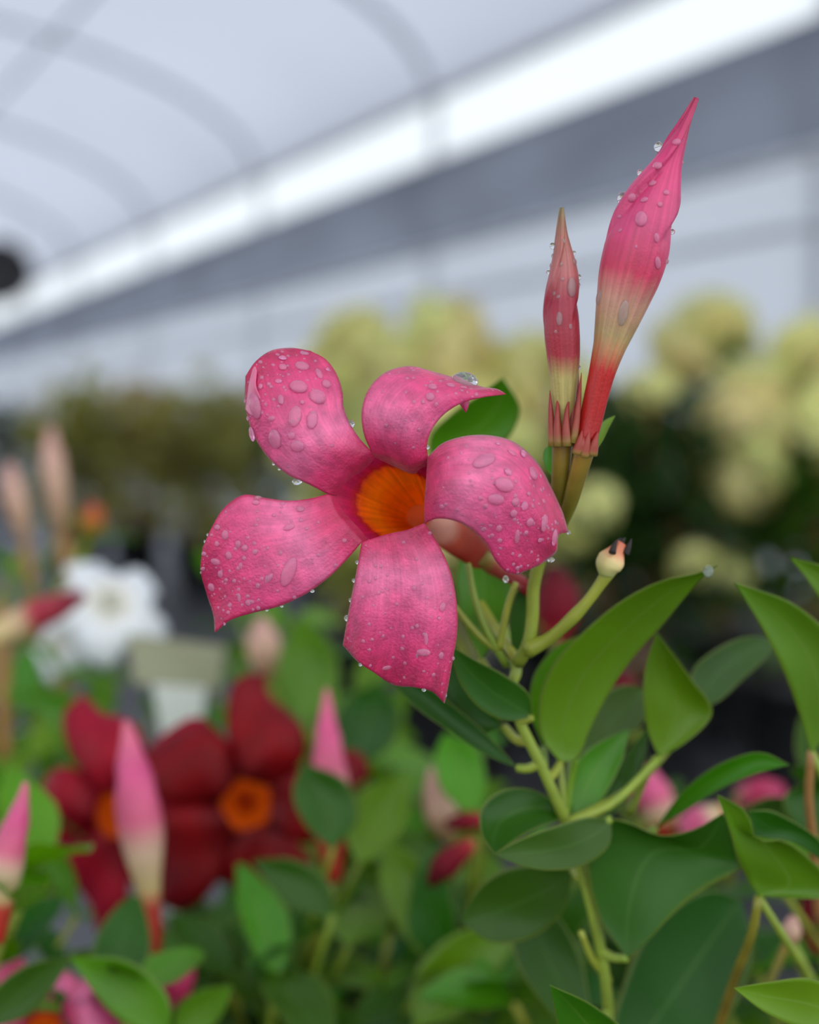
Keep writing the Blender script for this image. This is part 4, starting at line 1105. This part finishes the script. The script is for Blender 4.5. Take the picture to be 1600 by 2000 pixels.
bud(pg, [(1543, 1838, 0.50), (1546, 1815, 0.50), (1550, 1790, 0.50)], [16, 20, 8], M_palebud, n=14, k=10, name='spent_calyx')
for q, top in enumerate([(1640, 1560, 0.56), (1560, 1760, 0.60), (1480, 1900, 0.58), (1640, 1800, 0.55), (1420, 1980, 0.6)]):
    shoot(pg, top, 0.064, 5, 'gd', seed=260 + q, start=0.55)

# --- plant behind the main stem with small pink buds
pk = plant_at('mandevilla_plant', 0.17, 0.80, 'blurred low mandevilla with small pink buds between the big foreground leaves')
bud(pk, [(1300, 1640, 0.66), (1290, 1590, 0.66), (1275, 1545, 0.66), (1262, 1500, 0.66)], [14, 34, 36, 14], M_pinkbud, n=14, k=14)
bud(pk, [(1250, 1580, 0.68), (1242, 1545, 0.68), (1240, 1500, 0.68)], [12, 18, 6], M_pinkbud, n=14, k=14)
bud(pk, [(1440, 1590, 0.64), (1410, 1592, 0.64), (1375, 1605, 0.64), (1330, 1625, 0.64)], [18, 22, 34, 22], M_pinkbud, n=14, k=14)
bud(pk, [(1440, 1555, 0.70), (1480, 1552, 0.70), (1530, 1550, 0.70)], [16, 34, 20], M_magbud, n=14, k=14)
bud(pk, [(1086, 1250, 0.72), (1090, 1200, 0.72), (1088, 1155, 0.72), (1080, 1105, 0.72)], [18, 44, 44, 14], M_crimson, n=18, k=18, label='dark crimson bud behind the green stem')
pipe(pk, [(1086, 1250, 0.72), (1100, 1380, 0.74), (1150, 1600, 0.77)], 9, 9, M_stem, k=10)
bud(pk, [(1225, 1370, 0.72), (1218, 1340, 0.72), (1212, 1308, 0.72)], [12, 24, 12], M_crimson, n=14, k=10)
for q, top in enumerate([(1120, 1650, 0.66), (1000, 1750, 0.66), (940, 1850, 0.62), (1080, 1900, 0.60), (1280, 1700, 0.70), (1350, 1850, 0.62), (1200, 1950, 0.58), (960, 1700, 0.72), (860, 1900, 0.60), (1000, 1950, 0.58), (1240, 1820, 0.62)]):
    shoot(pk, top, 0.066, 5, 'gdd', seed=300 + q, start=0.5)

for q, top in enumerate([(1040, 1760, 0.80), (1130, 1800, 0.74), (960, 1880, 0.72), (1060, 1960, 0.66), (1330, 1800, 0.72), (1400, 1900, 0.68), (1270, 1960, 0.66)]):
    shoot(pk, top, 0.078, 5, 'gddd', seed=440 + q, start=0.6)
# ------------------------------------------------------------------ background shrubs
def shrub(x, y, h, w, label, keys, leaf, nleaf, seed, heads=0, headmat=None, pot_h=0.30, group=None, name='potted_shrub', low=0.3, headsize=0.066):
    g = np.random.default_rng(seed)
    e = empty(name, (x, y, 0.0), label, 'shrub', group)
    pot_for(e, 0.15, pot_h)
    b = np.array([x, y, 0.0])
    zc, hz = (h + low) / 2, (h - low) / 2
    tips = []
    for k in range(9):
        a = g.random() * 6.28; rr = w * 0.42 * math.sqrt(g.random())
        top = np.array([rr * math.cos(a), rr * math.sin(a), zc + hz * (0.55 + 0.35 * g.random())])
        W = spl([(0.02 * math.cos(a), 0.02 * math.sin(a), pot_h - 0.03), tuple(top * np.array([0.5, 0.5, 0.6])), tuple(top)], 8)
        V, F, U = tube(W + b, np.linspace(0.007, 0.003, 8), 6)
        put('branch', V, F, M_stembr, e, U)
    V, F, U = [], [], []
    for k in range(nleaf):
        a = g.random() * 6.28; ct = g.uniform(-1, 1); q = g.random() ** 0.35
        st_ = math.sqrt(1 - ct * ct)
        lump = (1 + 0.18 * math.sin(3 * a + seed) * st_ + 0.15 * math.sin(5 * a + 7 * ct)) / 1.18
        c = np.array([w / 2 * q * st_ * math.cos(a) * lump, w / 2 * q * st_ * math.sin(a) * lump, zc + hz * q * ct * lump])
        o = c - np.array([0, 0, zc - 0.2]); o /= np.linalg.norm(o)
        dr = o + g.normal(0, 0.6, 3); dr /= np.linalg.norm(dr)
        sd = np.cross(dr, np.array([0, 0, 1.0]) + g.normal(0, 0.3, 3)); sd /= np.linalg.norm(sd)
        up = np.cross(sd, dr)
        L = leaf * g.uniform(0.6, 1.2)
        i0 = len(V)
        V += [c, c + dr * L * 0.45 + sd * L * 0.27, c + dr * L * 0.5 - up * L * 0.06, c + dr * L * 0.45 - sd * L * 0.27, c + dr * L - up * L * 0.1]
        U += [(0.5, 0), (0, 0.5), (0.5, 0.5), (1, 0.5), (0.5, 1)]
        F += [(i0, i0 + 1, i0 + 2), (i0, i0 + 2, i0 + 3), (i0 + 1, i0 + 4, i0 + 2), (i0 + 2, i0 + 4, i0 + 3)]
    put('foliage', np.array(V) + b, F, keys, e, U, kind='stuff')
    for k in range(heads):
        a = g.random() * 6.28; ct = 1 - 1.25 * g.random() ** 1.5; st_ = math.sqrt(max(0, 1 - ct * ct))
        c = b + np.array([w / 2 * st_ * math.cos(a) * 1.0, w / 2 * st_ * math.sin(a) * 1.0, zc + hz * ct * 1.02])
        M = Matrix.Translation(Vector(c)) @ Matrix.Rotation(g.random() * 6, 4, 'Z') @ Matrix.Rotation(0.7 * st_, 4, 'X')
        s_ = headsize * g.uniform(0.7, 1.2)
        inst('flower_head', headmat, M @ Matrix.Diagonal((s_ * g.uniform(0.8, 1.4), s_ * g.uniform(0.8, 1.4), s_ * g.uniform(0.7, 1.5), 1)), e)
    return e


def head_mesh(mat, n=70, seed=3):
    g = np.random.default_rng(seed)
    V, F, U = [], [], []
    for k in range(n):
        ct = g.uniform(-0.6, 1); a = g.random() * 6.28; st_ = math.sqrt(1 - ct * ct)
        o = np.array([st_ * math.cos(a), st_ * math.sin(a), ct])
        c = o * g.uniform(0.75, 1.0)
        t1 = np.cross(o, np.array([0.3, 0.2, 1.0])); t1 /= np.linalg.norm(t1); t2 = np.cross(o, t1)
        for q in range(4):
            an = q * math.pi / 2 + g.random() * 0.5
            d_ = t1 * math.cos(an) + t2 * math.sin(an); e_ = -t1 * math.sin(an) + t2 * math.cos(an)
            i0 = len(V)
            V += [c, c + d_ * 0.16 + e_ * 0.13 + o * 0.05, c + d_ * 0.28 + o * 0.02, c + d_ * 0.16 - e_ * 0.13 + o * 0.05]
            U += [(0.5, 0), (0, 0.5), (0.5, 1), (1, 0.5)]
            F.append((i0, i0 + 1, i0 + 2, i0 + 3))
    return mesh('flower_head', V, F, mat, U)


M_cream = organic('cream_floret', [(0, lin(240, 236, 140)), (1, lin(254, 252, 190))], transl=0.45, noise=(4, 0.1), vary=0.08)
M_blush = organic('blush_floret', [(0, lin(236, 222, 196)), (1, lin(244, 226, 210))], transl=0.3, noise=(4, 0.1), vary=0.08)
HEAD = head_mesh(M_cream)
HEADB = head_mesh(M_blush, seed=5)
M_sg = organic('shrub_green', [(0, lin(58, 98, 22)), (1, lin(74, 112, 26))], transl=0.25, noise=(3, 0.35), rough=0.45)
M_sd = organic('shrub_dark_green', [(0, lin(34, 62, 16)), (1, lin(44, 74, 20))], transl=0.2, noise=(3, 0.35), rough=0.5)
M_sy = organic('shrub_yellow_green', [(0, lin(160, 172, 62)), (1, lin(206, 208, 104))], transl=0.3, noise=(3, 0.3), rough=0.5)
M_so = organic('shrub_olive', [(0, lin(156, 154, 70)), (1, lin(168, 164, 80))], transl=0.2, noise=(2, 0.4), rough=0.6)
M_so2 = organic('shrub_bronze', [(0, lin(164, 146, 74)), (1, lin(172, 150, 78))], transl=0.2, noise=(2, 0.4), rough=0.6)


def gx(px, d): return (px - 800) / FPX * d


for (px, d, h, w, lab, mt, hd, hm, sd_) in [
    (710, 3.72, 1.06, 0.38, 'leftmost cream-yellow flowering shrub, above the gap between the two upper petals', M_sy, 44, HEAD, 1),
    (885, 3.00, 1.02, 0.38, 'cream-yellow flowering shrub behind the recurved top petal', M_sy, 50, HEAD, 2),
    (1055, 3.72, 1.02, 0.38, 'cream-flowering shrub behind the smaller red bud', M_sy, 36, HEAD, 3),
    (1240, 2.90, 0.93, 0.40, 'mostly green shrub just right of the red bud tube', M_sd, 4, HEAD, 4),
    (1400, 3.70, 1.10, 0.40, 'cream-topped shrub between the tall pink bud and the right edge', M_sg, 26, HEAD, 5),
    (1585, 2.95, 0.97, 0.40, 'cream-flowering shrub at the right edge with low drooping heads', M_sg, 28, HEAD, 6),
    (1760, 3.45, 1.00, 0.40, 'pale blush-flowering shrub cut off by the right edge', M_sd, 18, HEADB, 7)]:
    shrub(gx(px, d), d, h, w, lab, mt, 0.085, 750, sd_, hd, hm)
for (px, d, h, w, lab, mt, sd_) in [
    (635, 7.0, 1.14, 0.66, 'green shrub at the right end of the left back row, touching the upper left petal', M_sg, 21),
    (505, 8.0, 1.16, 0.66, 'olive green shrub just left of the upper left petal', M_so, 22),
    (390, 7.1, 1.14, 0.66, 'rounded olive shrub in the middle of the left back row', M_so, 23),
    (265, 8.0, 1.18, 0.66, 'bronze-tinted shrub second from the left in the back row', M_so2, 24),
    (150, 7.2, 1.14, 0.60, 'olive shrub at the left end of the back row', M_so, 25),
    (15, 12.5, 1.20, 0.9, 'dark distant shrub by the left edge beyond the aisle', M_sd, 26)]:
    shrub(gx(px, d), d, h, w, lab, mt, 0.11, 800, sd_, low=0.25)
